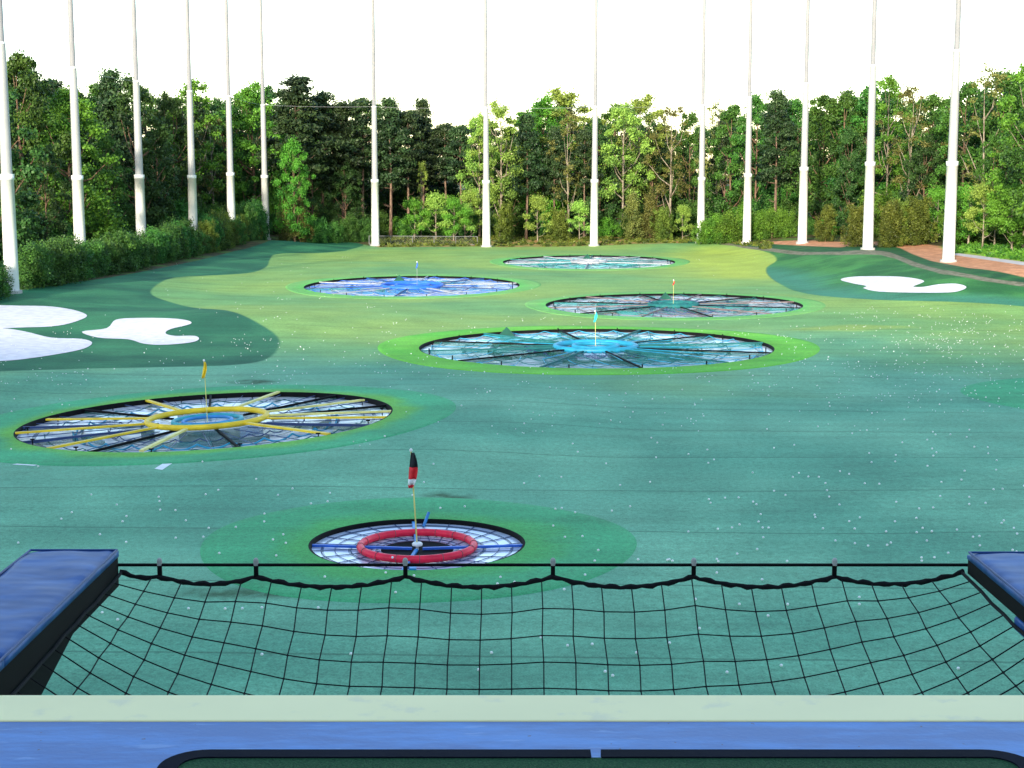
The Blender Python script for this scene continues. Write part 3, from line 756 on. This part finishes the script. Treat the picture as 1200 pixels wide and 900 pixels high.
V = {
 'broad_mid':    (17, [v_broad(11, 'lf_mid', 'bark_brown', tone=.45), v_broad(12, 'lf_mid', 'bark_brown', W=4.0, low=.08, shape='oval', tone=.5)], 'broadleaf_tree', 'mid green broadleaf tree'),
 'broad_dark':   (17, [v_broad(21, 'lf_dark', 'bark_brown', low=.06, n=40, tone=.4), v_broad(22, 'lf_dark', 'bark_brown', W=3.9, low=.04, n=40, shape='oval', tone=.45)], 'broadleaf_tree', 'dark green leafy tree'),
 'broad_bright': (17, [v_broad(31, 'lf_bright', 'bark_brown', low=.10, n=40, size=.38, tone=.5), v_broad(32, 'lf_bright', 'bark_pale', W=3.4, low=.10, shape='oval', n=36, size=.36, tone=.55)], 'broadleaf_tree', 'bright green rounded tree'),
 'broad_light':  (17, [v_broad(41, 'lf_light', 'bark_pale', W=3.6, low=.3, n=30, open_=.12, size=.34, tone=.5), v_broad(42, 'lf_light', 'bark_pale', W=2.7, low=.22, shape='oval', n=28, open_=.15, size=.34, tone=.5)], 'broadleaf_tree', 'pale spring green tree'),
 'pine':         (18, [v_pine(51), v_pine(52, W=3.8, low=.5), v_pine(53, W=2.8, low=.38, n=36)], 'pine_tree', 'dark pine with a bare trunk'),
 'olive':        (16, [v_broad(61, 'lf_olive', 'bark_pale', W=3.6, low=.35, n=26, leaves=90, open_=.15, size=.3, tone=.5), v_broad(62, 'lf_olive', 'bark_pale', W=3.1, low=.3, n=24, leaves=80, open_=.2, size=.3)], 'sparse_tree', 'sparse olive tree with pale branches'),
 'young':        (5,  [v_broad(71, 'lf_bright', 'bark_pale', Ht=5, W=1.5, low=.22, n=18, leaves=520, size=.2, tone=.65), v_broad(72, 'lf_light', 'bark_pale', Ht=5, W=1.3, low=.26, n=16, leaves=480, size=.2, shape='cone', tone=.55)], 'young_tree', 'young bright green sapling'),
 'conifer':      (5,  [v_bush(81, 'lf_olive', 5, 1.3, 26, 120, .18, 1.)], 'young_conifer', 'small pointed olive conifer'),
 'hedge':        (3,  [v_bush(91, 'lf_hedge', 3, 1.6, 26, 170, .17), v_bush(92, 'lf_hedge', 3, 1.4, 24, 170, .17)], 'hedge_shrub', 'dark green hedge shrub'),
 'shrub':        (3,  [v_bush(93, 'lf_bright', 3, 1.6, 24, 170, .17)], 'round_shrub', 'bright green clipped shrub'),
 'yshrub':       (4,  [v_bush(95, 'lf_yellow', 4, 1.3, 28, 160, .17, 0), v_bush(96, 'lf_yellow', 4, 1.1, 26, 160, .16, 0)], 'upright_shrub', 'yellow green upright shrub'),
}
PROTO = {}
placed = []
def plant(kind, x, y, top=None, height=None, wide=1., var=None):
    nom, vs, name, desc = V[kind]
    k = random.randrange(len(vs)) if var is None else var
    tm, bm_, lm, lfm = vs[k]
    z = h(x, y)
    if height is None:
        # height so the crown top meets the skyline elevation
        zt = at_y(600, top, y).z; height = zt - z
    s = height / nom * .985
    e = empty(name, (x, y, z - .05), (0, 0, random.uniform(0, 6.28)))
    w = (s if kind not in ('pine',) else s ** .8) * wide * random.uniform(.92, 1.08)
    e.scale = (w, w, s)
    for mesh, mt, nm in ((tm, bm_, 'trunk' if nom > 4.5 else 'stem'), (lm, lfm, 'crown')):
        if not mesh.materials: mesh.materials.append(mt)
        o = bpy.data.objects.new(nm, mesh); COL.objects.link(o); o.parent = e
    placed.append((e, kind, x, y)); return e
SKY = [(-60, 58), (0, 62), (30, 62), (60, 76), (100, 82), (150, 90), (200, 96), (230, 92), (270, 104), (300, 98), (330, 97), (350, 90), (385, 112), (420, 120), (460, 117), (500, 122), (530, 144), (560, 132), (600, 124), (650, 106), (690, 116),
       (740, 112), (790, 132), (830, 122), (880, 112), (910, 108), (960, 106), (1000, 97), (1035, 90), (1080, 110), (1120, 96), (1160, 84), (1190, 66), (1260, 60)]
def sky(px): return float(np.interp(px, [a for a, b in SKY], [b for a, b in SKY]))
# (kind, px, distance, top py, width factor)
FRONT = [
 ('broad_dark', -25, 100, 66, 1), ('broad_mid', 28, 118, 64, .8), ('broad_bright', 84, 122, 106, 1.1), ('broad_dark', 55, 112, 170, .9), ('broad_mid', 128, 128, 160, .8), ('broad_dark', 160, 135, 92, .9), ('pine', 135, 140, 84, 1),
 ('broad_dark', 186, 142, 150, .9), ('broad_bright', 228, 152, 95, .95), ('olive', 250, 158, 145, .9), ('broad_dark', 205, 150, 110, .8), ('broad_bright', 298, 170, 98, 1.), ('broad_dark', 272, 166, 118, .9), ('broad_dark', 330, 180, 130, .8), ('pine', 350, 182, 90, 1.2),
 ('broad_bright', 345, 178, 162, .7), ('pine', 378, 188, 110, 1.1), ('broad_dark', 366, 186, 175, .8), ('pine', 402, 188, 121, 1.1), ('pine', 425, 190, 113, 1.1), ('broad_dark', 405, 186, 190, .9), ('pine', 458, 190, 117, 1.), ('pine', 478, 192, 128, 1.), ('pine', 496, 196, 118, .9),
 ('broad_light', 494, 188, 190, .6), ('pine', 522, 194, 143, 1.), ('pine', 540, 192, 145, 1.), ('broad_light', 562, 190, 134, .75), ('broad_light', 586, 188, 120, .9), ('broad_mid', 598, 192, 150, .7), ('pine', 617, 188, 135, .9), ('broad_bright', 636, 196, 114, 1.), ('broad_light', 662, 197, 105, 1.25),
 ('pine', 650, 190, 150, .8), ('olive', 666, 188, 138, .8), ('pine', 684, 189, 150, .8), ('broad_dark', 700, 192, 140, .8), ('broad_light', 730, 190, 122, .95), ('broad_light', 750, 196, 112, 1.), ('broad_dark', 765, 194, 155, .8), ('olive', 785, 188, 134, .95), ('broad_mid', 808, 192, 133, .8),
 ('olive', 838, 186, 128, .8), ('broad_mid', 856, 184, 124, .9), ('broad_mid', 884, 182, 112, .8), ('pine', 908, 172, 108, 1.), ('broad_mid', 926, 176, 118, .8), ('broad_mid', 962, 168, 112, .9), ('broad_mid', 985, 166, 110, .9), ('broad_dark', 995, 160, 150, .8), ('broad_mid', 1012, 166, 100, .9),
 ('broad_bright', 1038, 162, 90, .8), ('olive', 1064, 148, 112, .95), ('broad_mid', 1090, 150, 112, .9), ('broad_dark', 1082, 146, 160, .8), ('broad_mid', 1128, 144, 98, .9), ('olive', 1152, 136, 90, .95), ('broad_mid', 1176, 140, 86, .85), ('broad_mid', 1162, 134, 160, .7), ('broad_bright', 1202, 124, 62, .85), ('broad_bright', 1260, 112, 55, .9), ('broad_mid', 1230, 118, 80, .9),
]
for kind, px, D, top, w in FRONT:
    if px < 345: D *= 1.19 - .10 * max(0, (px - 250) / 95)
    plant(kind, at_y(px, 260, D).x, D, top=top, wide=w)
rr = random.Random(5)
# second and third rows fill the depth of the wood
for px in range(-230, 1450, 27):
    p = px + rr.uniform(-7, 7)
    if p < 330: D = np.interp(p, [-230, -70, 330], [124, 146, 214])
    elif p > 860: D = np.interp(p, [860, 1290, 1450], [204, 132, 118])
    else: D = 208
    D += rr.uniform(-3, 5)
    kd = rr.choice(['pine', 'broad_dark', 'broad_dark', 'broad_mid'] if p < 540 or p > 700 else ['pine', 'broad_dark', 'broad_mid'])
    plant(kd, at_y(p, 260, D).x, D, top=sky(p) + rr.uniform(4, 26), wide=1.)
for px in range(-230, 1450, 31):
    p = px + rr.uniform(-8, 8)
    if p < 330: D = np.interp(p, [-230, -70, 330], [136, 162, 228])
    elif p > 860: D = np.interp(p, [860, 1290, 1450], [218, 148, 130])
    else: D = 222
    D += rr.uniform(-3, 5)
    plant('broad_dark', at_y(p, 260, D).x, D, top=sky(p) + rr.uniform(22, 44), wide=1.15)
# undergrowth at the foot of the wood
for px in range(330, 1250, 22):
    p = px + rr.uniform(-8, 8)
    D = 190 if p < 860 else np.interp(p, [860, 1260], [180, 122])
    D += rr.uniform(-1, 5)
    plant(rr.choice(['hedge', 'hedge', 'shrub']), at_y(p, 260, D).x, D, height=rr.uniform(2., 4.2), wide=1.15)
for px in range(-40, 330, 19):
    p = px + rr.uniform(-6, 6); D = np.interp(p, [-40, 330], [112, 192]) + rr.uniform(0, 4)
    plant('hedge', at_y(p, 260, D).x - 2, D, height=rr.uniform(3., 4.5), wide=1.1)
# young trees and shrubs by the far edge of the field
for kind, px, D, hh in [('young', 486, 184, 4.6), ('young', 511, 184, 5.2), ('young', 532, 184, 4.8), ('young', 545, 186, 4.0), ('young', 630, 184, 5.0), ('young', 552, 188, 5.5), ('young', 679, 183, 4.4), ('yshrub', 655, 184, 3.8), ('yshrub', 592, 185, 4.6), ('conifer', 742, 184, 5.8),
                        ('conifer', 762, 184, 5.6), ('conifer', 335, 178, 5.4), ('conifer', 352, 179, 5.2), ('hedge', 410, 182, 3.0), ('hedge', 425, 183, 2.5), ('hedge', 372, 180, 2.6), ('hedge', 392, 181, 2.4), ('yshrub', 776, 183, 3.8), ('young', 800, 184, 3.8),
                        ('shrub', 827, 172, 2.6), ('shrub', 841, 171, 3.1), ('shrub', 855, 170, 3.2), ('shrub', 890, 168, 3.0), ('shrub', 905, 167, 3.0), ('shrub', 918, 166, 2.8), ('yshrub', 968, 152, 3.7), ('yshrub', 1004, 140, 3.8), ('yshrub', 1042, 138, 4.0), ('yshrub', 1058, 139, 4.1), ('yshrub', 1076, 138, 4.2),
                        ('young', 1098, 140, 4.6), ('young', 1136, 132, 4.8), ('young', 1152, 128, 5.0), ('young', 1166, 130, 4.6), ('young', 1186, 124, 5.), ('shrub', 1120, 136, 3.0)]:
    plant(kind, at_y(px, 270, D).x, D, height=hh)
# hedge along the left boundary
yy = 88.
while yy < 178:
    x = -32.2 + (yy - 88) * .035 + rr.uniform(-.15, .15)
    px, _ = project((x, yy, 2))
    kind = 'yshrub' if (yy > 146 and rr.random() < .75) else 'hedge'
    hh = np.interp(yy, [88, 120, 140, 160, 178], [2.5, 2.7, 3.0, 3.6, 4.0]) + rr.uniform(-.55, .4)
    if abs(px - 12) < 22: yy += 1.2; continue
    if any(abs(px - q) < 9 for q in (94, 166, 227, 272)): hh *= .72
    plant(kind, x, yy, height=hh, wide=(.95 if kind == 'hedge' else 1.2) * 2.6 / max(hh, 2) ** .9)
    yy += 2.15 if kind == 'hedge' else 1.9
def tufts(name, label, P, n, mat, hh, rs, extra=None):
    rg = random.Random(rs); C = []; R_ = []
    xs_ = [p[0] for p in P]; ys_ = [p[1] for p in P]
    while len(C) < n:
        x, y = rg.uniform(max(min(xs_), -45), min(max(xs_), 60)), rg.uniform(min(ys_), min(max(ys_), 205))
        if sdf(P, np.array([x]), np.array([y]))[0] < .1: continue
        if sdf(field, np.array([x]), np.array([y]))[0] > -.5: continue
        r = hh * rg.uniform(.4, 1); C.append((x, y, h(x, y) + r * .35)); R_.append(r)
    m_ = leaf_mesh(name, C, R_, [.8] * n, [12] * n, .22, [rg.random() for _ in range(n)], 2.2, -.2, rs)
    o = obj(name, m_, mat); tag(o, label, 'grass', None, 'stuff')
tufts('grass', 'bright rough grass beside the path behind the rightmost pole', grass, 1500, M['lf_bright'], .28, 3)
tufts('dry_grass', 'dry mixed grass along the foot of the far wood', dry, 1300, M['lf_yellow'], .30, 4)
# unique labels from kind, gap between poles and order inside the gap
def gapname(px):
    n = sum(1 for p, _ in POLES if p < px)
    if n == 0: return 'left of the leftmost pole'
    if n == len(POLES): return 'right of the rightmost pole'
    return 'between the %s and %s poles' % (ORD[n - 1], ORD[n])
def depthword(y, x):
    return None
from collections import defaultdict
grp = defaultdict(list)
for e, kind, x, y in placed:
    px, _ = project((x, y, 4)); grp[(kind, gapname(px))].append((px, y, e))
COUNT = ['first', 'second', 'third', 'fourth', 'fifth', 'sixth', 'seventh', 'eighth', 'ninth', 'tenth', 'eleventh', 'twelfth', 'thirteenth', 'fourteenth', 'fifteenth', 'sixteenth', 'seventeenth', 'eighteenth', 'nineteenth', 'twentieth']
GN = {'hedge': 'dark green hedge shrubs', 'yshrub': 'yellow green upright shrubs', 'shrub': 'bright green shrubs', 'young': 'young trees at the edge of the wood', 'conifer': 'small conifers', 'pine': 'pines in the wood'}
CAT = {'hedge': 'shrub', 'yshrub': 'shrub', 'shrub': 'shrub', 'conifer': 'conifer', 'pine': 'pine tree'}
for (kind, gap), L in grp.items():
    L.sort(key=lambda t_: t_[0])
    for i, (px, y, e) in enumerate(L):
        desc = V[kind][3]
        lab = '%s %s' % (desc, gap)
        if len(L) > 1: lab += ', %s from the left' % COUNT[min(i, 19)] + ('' if i < 20 else ' or beyond')
        tag(e, lab, CAT.get(kind, 'tree'), GN.get(kind, 'broadleaf trees in the wood'))

# ------------------------------------------------------------------ golf balls
bp = bmesh.new(); bmesh.ops.create_icosphere(bp, subdivisions=2, radius=.027); bme = bpy.data.meshes.new('golf_ball'); bp.to_mesh(bme); bp.free()
bme.materials.append(M['ball']); bme.polygons.foreach_set('use_smooth', [True] * len(bme.polygons))
br = random.Random(11); spots = []
def clear(x, y):
    for t_ in TG.values():
        if math.hypot(x - t_['c'][0], y - t_['c'][1]) < t_['R'] + .3: return False
    return abs(x) < 31
exact = [(583, 686), (576, 767), (561, 787), (634, 749), (694, 757), (746, 767), (718, 794), (307, 714), (373, 714), (284, 715), (307, 769), (221, 715), (138, 728), (852, 790), (923, 710), (1007, 710), (840, 673), (893, 681), (1080, 659), (206, 632), (332, 628), (335, 638), (257, 650), (320, 634), (148, 637), (697, 659), (782, 658), (788, 659), (840, 657), (815, 704),
         (107, 581), (137, 593), (187, 589), (674, 602), (662, 631), (508, 545), (460, 655), (603, 684), (452, 673), (103, 433), (101, 446), (97, 440), (134, 433), (325, 430), (352, 407), (356, 410)]
for p in exact: spots.append(ground_pt(*p))
while len(spots) < 255:
    px = br.uniform(0, 1200) if br.random() < .45 else br.triangular(550, 1200, 1150); py = 400 + 260 * br.random() ** .95
    x, y = ground_pt(px, py)
    if clear(x, y): spots.append((x, y))
while len(spots) < 300:
    px, py = br.uniform(20, 1200), br.uniform(560, 812); x, y = ground_pt(px, py)
    if clear(x, y) and (py < 680 or br.random() < .3): spots.append((x, y))
spots.sort(key=lambda p: p[1])
for x, y in spots:
    o = bpy.data.objects.new('golf_ball', bme); COL.objects.link(o); o.location = (x, y, h(x, y) + .034)
    tag(o, 'loose white golf ball lying on the artificial turf of the field', 'golf ball', 'golf balls scattered over the field')
mb = MB(); n = 0
while n < 950:
    q = br.random()
    if q < .38: px, py = br.triangular(880, 1260, 1130), br.triangular(352, 490, 395)
    elif q < .9: px, py = br.uniform(0, 1200), br.triangular(355, 520, 400)
    else: px, py = br.uniform(180, 900), br.uniform(300, 380)
    x, y = ground_pt(px, py)
    if not clear(x, y): continue
    z = h(x, y) + .03; r = .021
    if br.random() < .12:
        extra = [(x + br.uniform(-.5, .5), y + br.uniform(-1, 1)) for _ in range(3)]
    else: extra = []
    for x, y in [(x, y)] + extra:
        z = h(x, y) + .034
        if not clear(x, y): continue
        mb.add([(x + r, y, z), (x, y + r, z), (x - r, y, z), (x, y - r, z), (x, y, z + r), (x, y, z - r)], [(0, 1, 4), (1, 2, 4), (2, 3, 4), (3, 0, 4), (1, 0, 5), (2, 1, 5), (3, 2, 5), (0, 3, 5)])
        n += 1
o = mb.build('golf_balls', M['ball'], None, True)
tag(o, 'countless white golf balls scattered over the far part of the field', 'golf balls', None, 'stuff')

# ------------------------------------------------------------------ bay deck, nosing, mat
YE = on_z(600, 815, FLOOR).y; YC = on_z(600, 846, FLOOR).y; YM = on_z(600, 887, FLOOR).y
o = MB().box(-30, 30, -12.9, YC, FLOOR - .30, FLOOR).build('floor', M['bluefloor']); o['kind'] = 'structure'
o = MB().box(-30, 30, YC + .002, YE, FLOOR - .32, FLOOR + .003).build('deck_edge', M['cream'], None, False, .006); tag(o, 'cream coated strip along the front edge of the blue deck', 'floor edge')
e = empty('tee_mat', (0, 0, FLOOR)); tag(e, 'green turf tee mat in a black rubber frame on the blue deck', 'tee mat')
xl = on_z(198, 900, FLOOR).x - .02; xr = on_z(1192, 893, FLOOR).x + .03
def rrect(x0, x1, y0, y1, r, n=8):
    out = []
    for cx_, cy_, a in ((x1 - r, y1 - r, 0), (x0 + r, y1 - r, PI / 2), (x0 + r, y0 + r, PI), (x1 - r, y0 + r, 1.5 * PI)):
        for k in range(n + 1):
            t_ = a + PI / 2 * k / n; out.append((cx_ + r * math.cos(t_), cy_ + r * math.sin(t_)))
    return out
y0m = YM - 1.5
outer = rrect(xl, xr, y0m, YM, .12); inner = rrect(xl + .055, xr - .055, y0m + .055, YM - .055, .065)
mb = MB(); n = len(outer)
vv = [(x, y, .003) for x, y in outer] + [(x, y, .022) for x, y in outer] + [(x, y, .022) for x, y in inner] + [(x, y, .005) for x, y in inner]
ff = []
xg0, xg1 = on_z(692, 888, FLOOR).x, on_z(704, 888, FLOOR).x
for i in range(n):
    j = (i + 1) % n
    if i == 8:
        continue
    for k in range(3): ff.append((k * n + i, k * n + j, (k + 1) * n + j, (k + 1) * n + i))
mb.add(vv, ff)
mb.box(xg1, xr - .12, YM - .055, YM, .003, .022); mb.box(xl + .12, xg0, YM - .055, YM, .003, .022)
mb.build('frame', M['frame'], e)
P = rrect(xl + .05, xr - .05, y0m + .05, YM - .05, .08); mb = MB()
mb.add([(x, y, .018) for x, y in P], [tuple(range(len(P)))]); mb.build('turf', M['matgreen'], e)

# unseen range building, height and setback shaped to shade the near field
e = empty('range_building', (0, -12, 0)); tag(e, 'unseen driving range building behind the deck, shaped to shade the near field', 'building')
def bpart(nm, *b, mat='siding'):
    o = MB().box(*b).build(nm, M[mat], e); o.location = (0, 12, 0); return o
bpart('wall', -85, 62, -20, -13, 0, 20.0)
bpart('roof', -86, 63, -20.5, -12.4, 20.0, 20.6)
for k in range(12):
    for z0 in (7.2, 13.5): bpart('window', -60 + k * 10 - 2.2, -60 + k * 10 + 2.2, -13.0, -12.96, z0, z0 + 3.2, mat='black')
bpart('lower_deck', -30, 30, -12.9, 4.3, 5.7, FLOOR - .34, mat='concrete')
for xx in (-28, -20, -12, -4, 4, 12, 20, 28):
    bpart('column', xx - .2, xx + .2, 3.2, 3.6, 0, 5.69, mat='white')

# ------------------------------------------------------------------ pads
PZ = EYE - 1.90
def pad(x0, x1, y1, label, mirror=False, skirt=.20):
    e = empty('padded_beam', ((x0 + x1) / 2, YE, PZ)); tag(e, label, 'padded beam', 'blue padded beams beside the safety net')
    w = x1 - x0; L = y1 - YE - .02
    segs = [(0, L * .42), (L * .42, L)]
    for (a, b) in segs:
        bm = bmesh.new(); nx_, ny_ = 10, 24
        V_ = {}
        for i in range(nx_ + 1):
            for j in range(ny_ + 1):
                u, v = i / nx_, j / ny_
                zz = -.010 * (abs(2 * u - 1) ** 16) - .010 * (abs(2 * v - 1) ** 24) + .003 * math.sin(9 * u + 17 * v) + .003 * math.sin(23 * v + 3 * u)
                V_[i, j] = bm.verts.new((-w / 2 + w * u, .02 + a + (b - a) * v, zz))
        for i in range(nx_):
            for j in range(ny_): bm.faces.new((V_[i, j], V_[i + 1, j], V_[i + 1, j + 1], V_[i, j + 1]))
        g_ = bmesh.ops.extrude_face_region(bm, geom=bm.faces[:])
        for v in [q for q in g_['geom'] if isinstance(q, bmesh.types.BMVert)]: v.co.z = -.045
        bmesh.ops.recalc_face_normals(bm, faces=bm.faces[:])
        for f in bm.faces: f.smooth = True
        m_ = bpy.data.meshes.new('cushion'); bm.to_mesh(m_); bm.free(); obj('cushion', m_, M['padblue'], e)
    for sx in (-1, 1):
        MB().tube([(sx * (w / 2 - .004), .02, -.006), (sx * (w / 2 - .004), L - .004, -.006)], .006, 6).build('piping', M['padpipe'], e)
    MB().tube([(-w / 2, L - .003, -.006), (w / 2, L - .003, -.006)], .006, 6).build('piping', M['padpipe'], e)
    MB().box(-w / 2 + .004, w / 2 - .004, .022, L + .015, -skirt, -.046).build('side_skirt', M['black'], e)
    s = -1 if mirror else 1
    xs_ = s * (w / 2 - .03)
    if not mirror: MB().add([(xs_ - .02, .03, -.201), (xs_ - .02, L * .75, -.201), (xs_ - .02, .03, -.75), (xs_ + .02, .03, -.201), (xs_ + .02, L * .75, -.201), (xs_ + .02, .03, -.75)], [(0, 1, 2), (3, 5, 4), (0, 3, 4, 1), (1, 4, 5, 2), (0, 2, 5, 3)]).build('net_shade_wedge', M['black'], e)  # black wedge put in for the shadow and bunched net under the beam
    return e
XL = on_z(139, 642, PZ).x; XR = on_z(1140, 650, PZ).x; YF = on_z(139, 642, PZ).y
pad(XL - .45, XL, YF, 'blue vinyl padded beam with black sides at the left edge of the safety net')
pad(XR, XR + .45, YF - .05, 'blue vinyl padded beam at the right edge of the safety net', True, .12)
# pad underlay at right
o = MB().box(XR + .0, XR + .35, YF - 1.02, YF - .80, PZ - .19, PZ - .125).build('cable_box', M['padblue'], None, False, .01); tag(o, 'small blue box tucked under the right padded beam', 'box')
MBx = MB().box(0, .03, 0, .03, 0, .1)
# ------------------------------------------------------------------ safety net
YN = on_z(640, 662, EYE - 1.99).y; CZ = EYE - 1.99
e = empty('safety_net', ((XL + XR) / 2, YN, CZ)); tag(e, 'black mesh safety net slung beyond the deck from a taut cable', 'safety net')
off = Vector(e.location)
def bl(mb, nm, mt, sm=False):
    mb.v = [tuple(Vector(p) - off) for p in mb.v]; return mb.build(nm, mt, e, sm)
bl(MB().tube([(XL - .1, YN, CZ), (XR + .1, YN, CZ)], .0085, 6), 'cable', M['black'])
clips = [on_z(p, 662, CZ).x for p in (187, 300, 475, 648, 813, 978)]
anch = [XL + .0] + clips + [XR - .0]
drop = .062
def rope_z(x):
    for a, b in zip(anch[:-1], anch[1:]):
        if a <= x <= b:
            u = (x - a) / (b - a); w = (b - a); d0 = drop if a in clips else .035; d1 = drop if b in clips else .035
            return CZ - (d0 * (1 - u) + d1 * u) - .055 * 4 * u * (1 - u) * min(1, w / .7)
    return CZ - .035
ncol, nrow = 28, 18
Y1 = YE + .06
def node(i, j):
    u = i / ncol; v = j / nrow
    x = XL + .01 + (XR - XL - .02) * u
    y = YN - .0 + (Y1 - YN) * v
    ed = 1 - abs(2 * u - 1) ** 3.2
    zb = CZ - .05 - .52 * 4 * v * (1 - v) * ed - .06 * v
    zr = rope_z(x)
    k = math.exp(-v * 7)
    z = zb * (1 - k) + (zr + (zb - CZ + .05)) * k
    jit = .004 * math.sin(i * 12.9 + j * 78.2); jit2 = .004 * math.sin(i * 37.1 + j * 11.7)
    if j == 0: jit = jit2 = 0
    return Vector((x + jit, y + jit2, z + jit2))
mb = MB()
for i in range(1, ncol):
    mb.tube([node(i, j) for j in range(nrow + 1)], .0034, 5)
for j in range(1, nrow + 1):
    mb.tube([node(i, j) for i in range(ncol + 1)], .0034, 5)
for i in range(1, ncol):
    for j in range(1, nrow):
        p = node(i, j); r = .008
        mb.add([p + Vector(q) * r for q in ((1, 0, 0), (0, 1, 0), (-1, 0, 0), (0, -1, 0), (0, 0, 1), (0, 0, -1))], [(0, 1, 4), (1, 2, 4), (2, 3, 4), (3, 0, 4), (1, 0, 5), (2, 1, 5), (3, 2, 5), (0, 3, 5)])
bl(mb, 'mesh', M['blackrope'])
N = 160; mb = MB(); rp = []
for k in range(N + 1):
    x = XL + (XR - XL) * k / N; rp.append((x, YN + .006 * math.sin(k * 1.3), rope_z(x) + .003 * math.sin(k * 2.1)))
mb.tube(rp, [.0125 + .003 * math.sin(k * 1.7) for k in range(N + 1)], 7); bl(mb, 'border_rope', M['blackrope'])
for s_, X_ in ((0, XL), (1, XR)):   # side lacing ropes
    mb = MB(); mb.tube([node(0 if s_ == 0 else ncol, j) for j in range(nrow + 1)], .009, 6); bl(mb, 'border_rope', M['blackrope'])
for cx_ in clips:
    bl(MB().box(cx_ - .011, cx_ + .011, YN - .008, YN + .008, CZ - drop, CZ + .004), 'clip', M['black'])
    mb = MB().lathe([(0, -.01), (.014, -.008), (.014, .02), (.008, .03), (0, .03)], 8, (cx_, YN, CZ + .006)); bl(mb, 'clip_cap', M['concrete'])

# ------------------------------------------------------------------ sky, sun, camera
SUN_E, SUN_AZ = 13.5, 17.0
w = bpy.data.worlds.new('World'); scene.world = w; w.use_nodes = True
nt = w.node_tree; bg = nt.nodes['Background']; st = nt.nodes.new('ShaderNodeTexSky'); st.sky_type = 'NISHITA'; st.sun_disc = False
st.sun_elevation = math.radians(SUN_E); st.sun_rotation = math.radians(180 + SUN_AZ); st.dust_density = .6; st.air_density = 1.0; st.ozone_density = 1.0
nt.links.new(st.outputs[0], bg.inputs[0]); bg.inputs[1].default_value = .15
sl = bpy.data.lights.new('sun', 'SUN'); sl.energy = 2.7; sl.angle = math.radians(2.5); sl.color = (1, .88, .70)
so = bpy.data.objects.new('sun', sl); COL.objects.link(so)
e_, a_ = math.radians(SUN_E), math.radians(SUN_AZ)
so.rotation_euler = Vector((math.sin(a_) * math.cos(e_), math.cos(a_) * math.cos(e_), -math.sin(e_))).to_track_quat('-Z', 'Y').to_euler()
so.location = (0, 0, 40)
cd = bpy.data.cameras.new('camera'); cam = bpy.data.objects.new('camera', cd); COL.objects.link(cam); scene.camera = cam
cd.sensor_width = 36; cd.lens = 36 * F / 1200; cd.clip_start = .05; cd.clip_end = 9000
cam.location = (0, 0, EYE); cam.rotation_euler = (PI / 2 - PITCH, 0, 0)
vs_ = scene.view_settings; vs_.view_transform = 'Standard'; vs_.look = 'None'; vs_.exposure = 1.75; vs_.gamma = 1; vs_.use_curve_mapping = False
scene.cycles.max_bounces = 6; scene.cycles.transparent_max_bounces = 8
